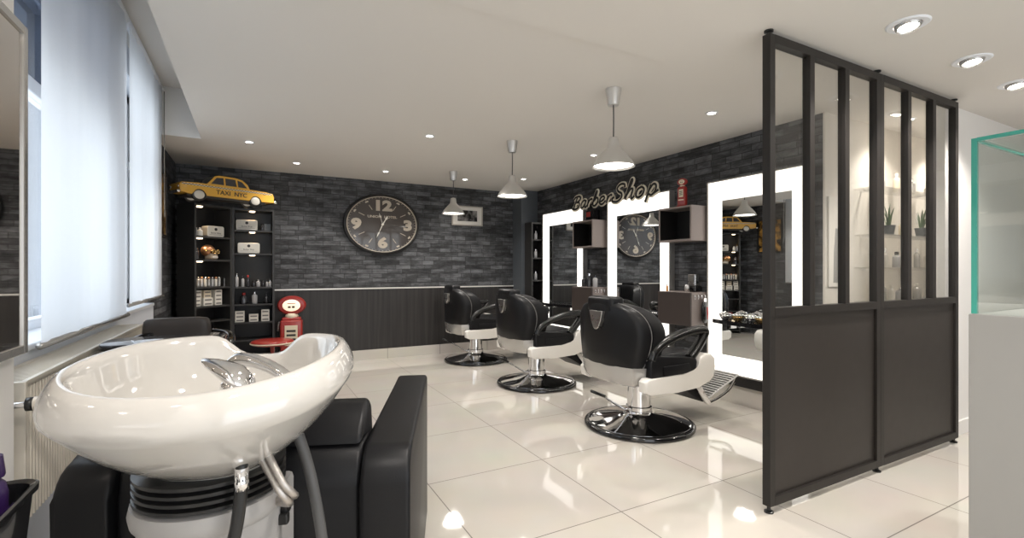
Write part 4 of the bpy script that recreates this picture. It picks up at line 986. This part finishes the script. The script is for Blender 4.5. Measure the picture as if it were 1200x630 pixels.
# ================================================================== PARTITION
PY = 1.48; part = thing('glazed_partition', 'dark steel framed partition with six tall glass panes', 'partition', (0,PY,0), 0)
X0, X1, ZT = 2.232, 4.32, 2.362; xm = (X0+X1)/2; bw = .042
ZR = 1.012
def module(xa, xb):
    bm = B()
    bx(bm, xa,xa+bw,0,bw,.035,ZT, bev=.0015, seg=1); bx(bm, xb-bw,xb,0,bw,.035,ZT, bev=.0015, seg=1)
    bx(bm, xa+bw,xb-bw,0,bw,ZT-bw,ZT); bx(bm, xa+bw,xb-bw,0,bw,.035,.035+bw); bx(bm, xa+bw,xb-bw,0,bw,ZR-bw,ZR)
    link('frame', bm, M['part'], part)
    wi = (xb-xa-4*bw)/3
    for k in (1,2):
        x = xa+k*(wi+bw); bm = B(); bx(bm, x,x+bw,0,bw,ZR,ZT-bw, bev=.0015, seg=1); link('mullion', bm, M['part'], part)
    for k in range(3):
        x = xa+bw+k*(wi+bw); bm = B(); bx(bm, x,x+wi,.020,.026,ZR,ZT-bw); link('glass_pane', bm, M['clear'], part)
    bm = B(); bx(bm, xa+bw,xb-bw,.016,.030,.035+bw,ZR-bw); link('lower_panel', bm, M['part_panel'], part)
module(X0, xm); module(xm, X1)
for x in (X0+.02, xm, X1-.02):
    bm = B(); lathe(bm, [(.022,0),(.022,.008),(.010,.014),(.008,.036)], 16, c=(x,.021,0)); link('foot', bm, M['black_rubber'], part)
    bm = B(); lathe(bm, [(.008,ZT),(.010,ZT+.010),(.022,ZT+.014),(.022,ZN-.0005)], 16, c=(x,.021,0)); link('top_pad', bm, M['black_rubber'], part)

# alcove shelves behind the partition
def glass_shelf(x0, x1, z, lab):
    t = thing('glass_wall_shelf', lab, 'shelf', (0,2.105,z), 0, 'glass shelves in the alcove')
    bm = B(); bx(bm, x0,x1,-.18,-.002,-.010,0, bev=.001, seg=1); link('glass_board', bm, M['clear'], t)
    for x in (x0+.1,(x0+x1)/2,x1-.1):
        bm = B(); bx(bm, x-.008,x+.008,-.16,-.002,-.026,-.011); link('bracket', bm, M['chrome'], t)
glass_shelf(4.25, 5.9, 1.85, 'highest glass shelf behind the partition')
glass_shelf(4.25, 5.9, 1.48, 'second highest glass shelf behind the partition, with plants')
glass_shelf(4.25, 5.9, 1.22, 'third glass shelf behind the partition')
glass_shelf(4.25, 5.9, .95, 'lowest glass shelf behind the partition')
def plant(x, z, lab):
    t = thing('potted_plant', lab, 'plant', (x,2.02,z), 0, 'small potted plants in the alcove')
    bm = B(); lathe(bm, [(.032,0),(.045,.08),(.048,.085),(.040,.083),(.035,.02)], 20); link('pot', bm, M['pillar'], t, smooth=True)
    bm = B()
    for k in range(14):
        a = random.random()*6.28; l_ = .12+.10*random.random(); s_ = .03+.05*random.random(); d = Vector((math.cos(a),math.sin(a),0)); n_ = Vector((-d.y,d.x,0))*.006
        p0 = d*.012+Vector((0,0,.07)); p1 = d*s_*.6+Vector((0,0,.07+l_*.6)); p2 = d*s_*1.3+Vector((0,0,.07+l_))
        v = [bm.verts.new(q) for q in (p0-n_,p0+n_,p1+n_,p1-n_,p2)]; bm.faces.new(v[:4]); bm.faces.new((v[3],v[2],v[4]))
    link('leaves', bm, M['green'], t)
plant(4.60, 1.48, 'grassy potted plant on the alcove shelf, left one'); plant(5.15, 1.48, 'grassy potted plant on the alcove shelf, middle one'); plant(5.72, 1.22, 'grassy potted plant low at the right of the alcove')
kk = 0
for z, xs in ((1.85,(4.5,4.75,5.0,5.3,5.55)),(1.48,(4.85,4.95,5.4,5.5,5.65)),(1.22,(4.4,4.55,4.75,4.9,5.1,5.3,5.5)),(.95,(4.4,4.52,4.66,4.8,4.95,5.1,5.3,5.5,5.7))):
    row = {1.85:'highest',1.48:'second highest',1.22:'third',.95:'lowest'}[z]
    for i, x in enumerate(xs):
        h = .10+.08*((kk*37)%10)/10; kk += 1
        bottle('product_bottle', (x,2.03,z), .022+.010*((kk*13)%5)/5, h, [M['tin'],M['clear_bottle'],M['cream'],M['silver_paint']][kk%4], [M['chrome'],M['black_gloss'],M['tin']][kk%3], 'hair product bottle on the %s alcove shelf seen through the partition' % row, group='product bottles on the %s alcove shelf' % row)

pp = thing('pale_reflection_board', 'added pale board imitating a bright glass reflection, beside the alcove shelves', 'poster', (3.98,2.105,1.40), 0)  # pale board added to imitate a bright reflection in the partition glass
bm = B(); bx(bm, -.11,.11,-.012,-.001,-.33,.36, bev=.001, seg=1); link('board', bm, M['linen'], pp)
bm = B(); prism(bm, [(-.05,-.30),(.06,-.30),(.045,-.05),(.02,.12),(-.02,.12),(-.04,-.05)], 'y', -.0135, -.012); link('reflection_shape', bm, M['counter'], pp)
for (x, y, lab) in ((4.55,1.86,'added spotlight brightening the left of the alcove shelves'),(5.5,1.86,'added spotlight brightening the right of the alcove shelves')):
    o = copy_tree(dsm); o.location = (x,y,ZN); o['label'] = lab  # spotlights added to brighten the alcove

# ================================================================== RECEPTION COUNTER and GLASS CASE
ct = thing('reception_counter', 'plain pale grey counter block at the right edge', 'counter', (0,0,0), 0)
bm = B(); bx(bm, 2.245,3.05,-.70,.742,.0,1.045, bev=.003, seg=1); link('body', bm, M['counter'], ct)
gc = thing('glass_display_case', 'clear glass display case with green edges on the pale counter', 'glass case', (0,0,0), 0)
gx, gy, gz0, gz1, th = 2.25, .735, 1.0455, 1.665, .012
def pane(nm, a): bm = B(); bx(bm, *a); return link(nm, bm, M['case_glass'], gc)
pane('glass_pane', (gx,gx+th,-.60,gy-.0145,gz0,gz1-.016)); pane('glass_pane', (gx+.0145,gx+.55,gy-th,gy,gz0,gz1-.016)); pane('glass_top', (gx+.02,gx+.55,-.6,gy-.022,gz1-th,gz1))
bm = B(); bx(bm, gx-.001,gx+.014,gy-.014,gy+.001,gz0,gz1); bx(bm, gx-.001,gx+.012,-.60,gy-.014,gz1-.011,gz1+.001); bx(bm, gx+.014,gx+.55,gy-.012,gy+.001,gz1-.011,gz1+.001); link('green_edge', bm, M['green_edge'], gc)
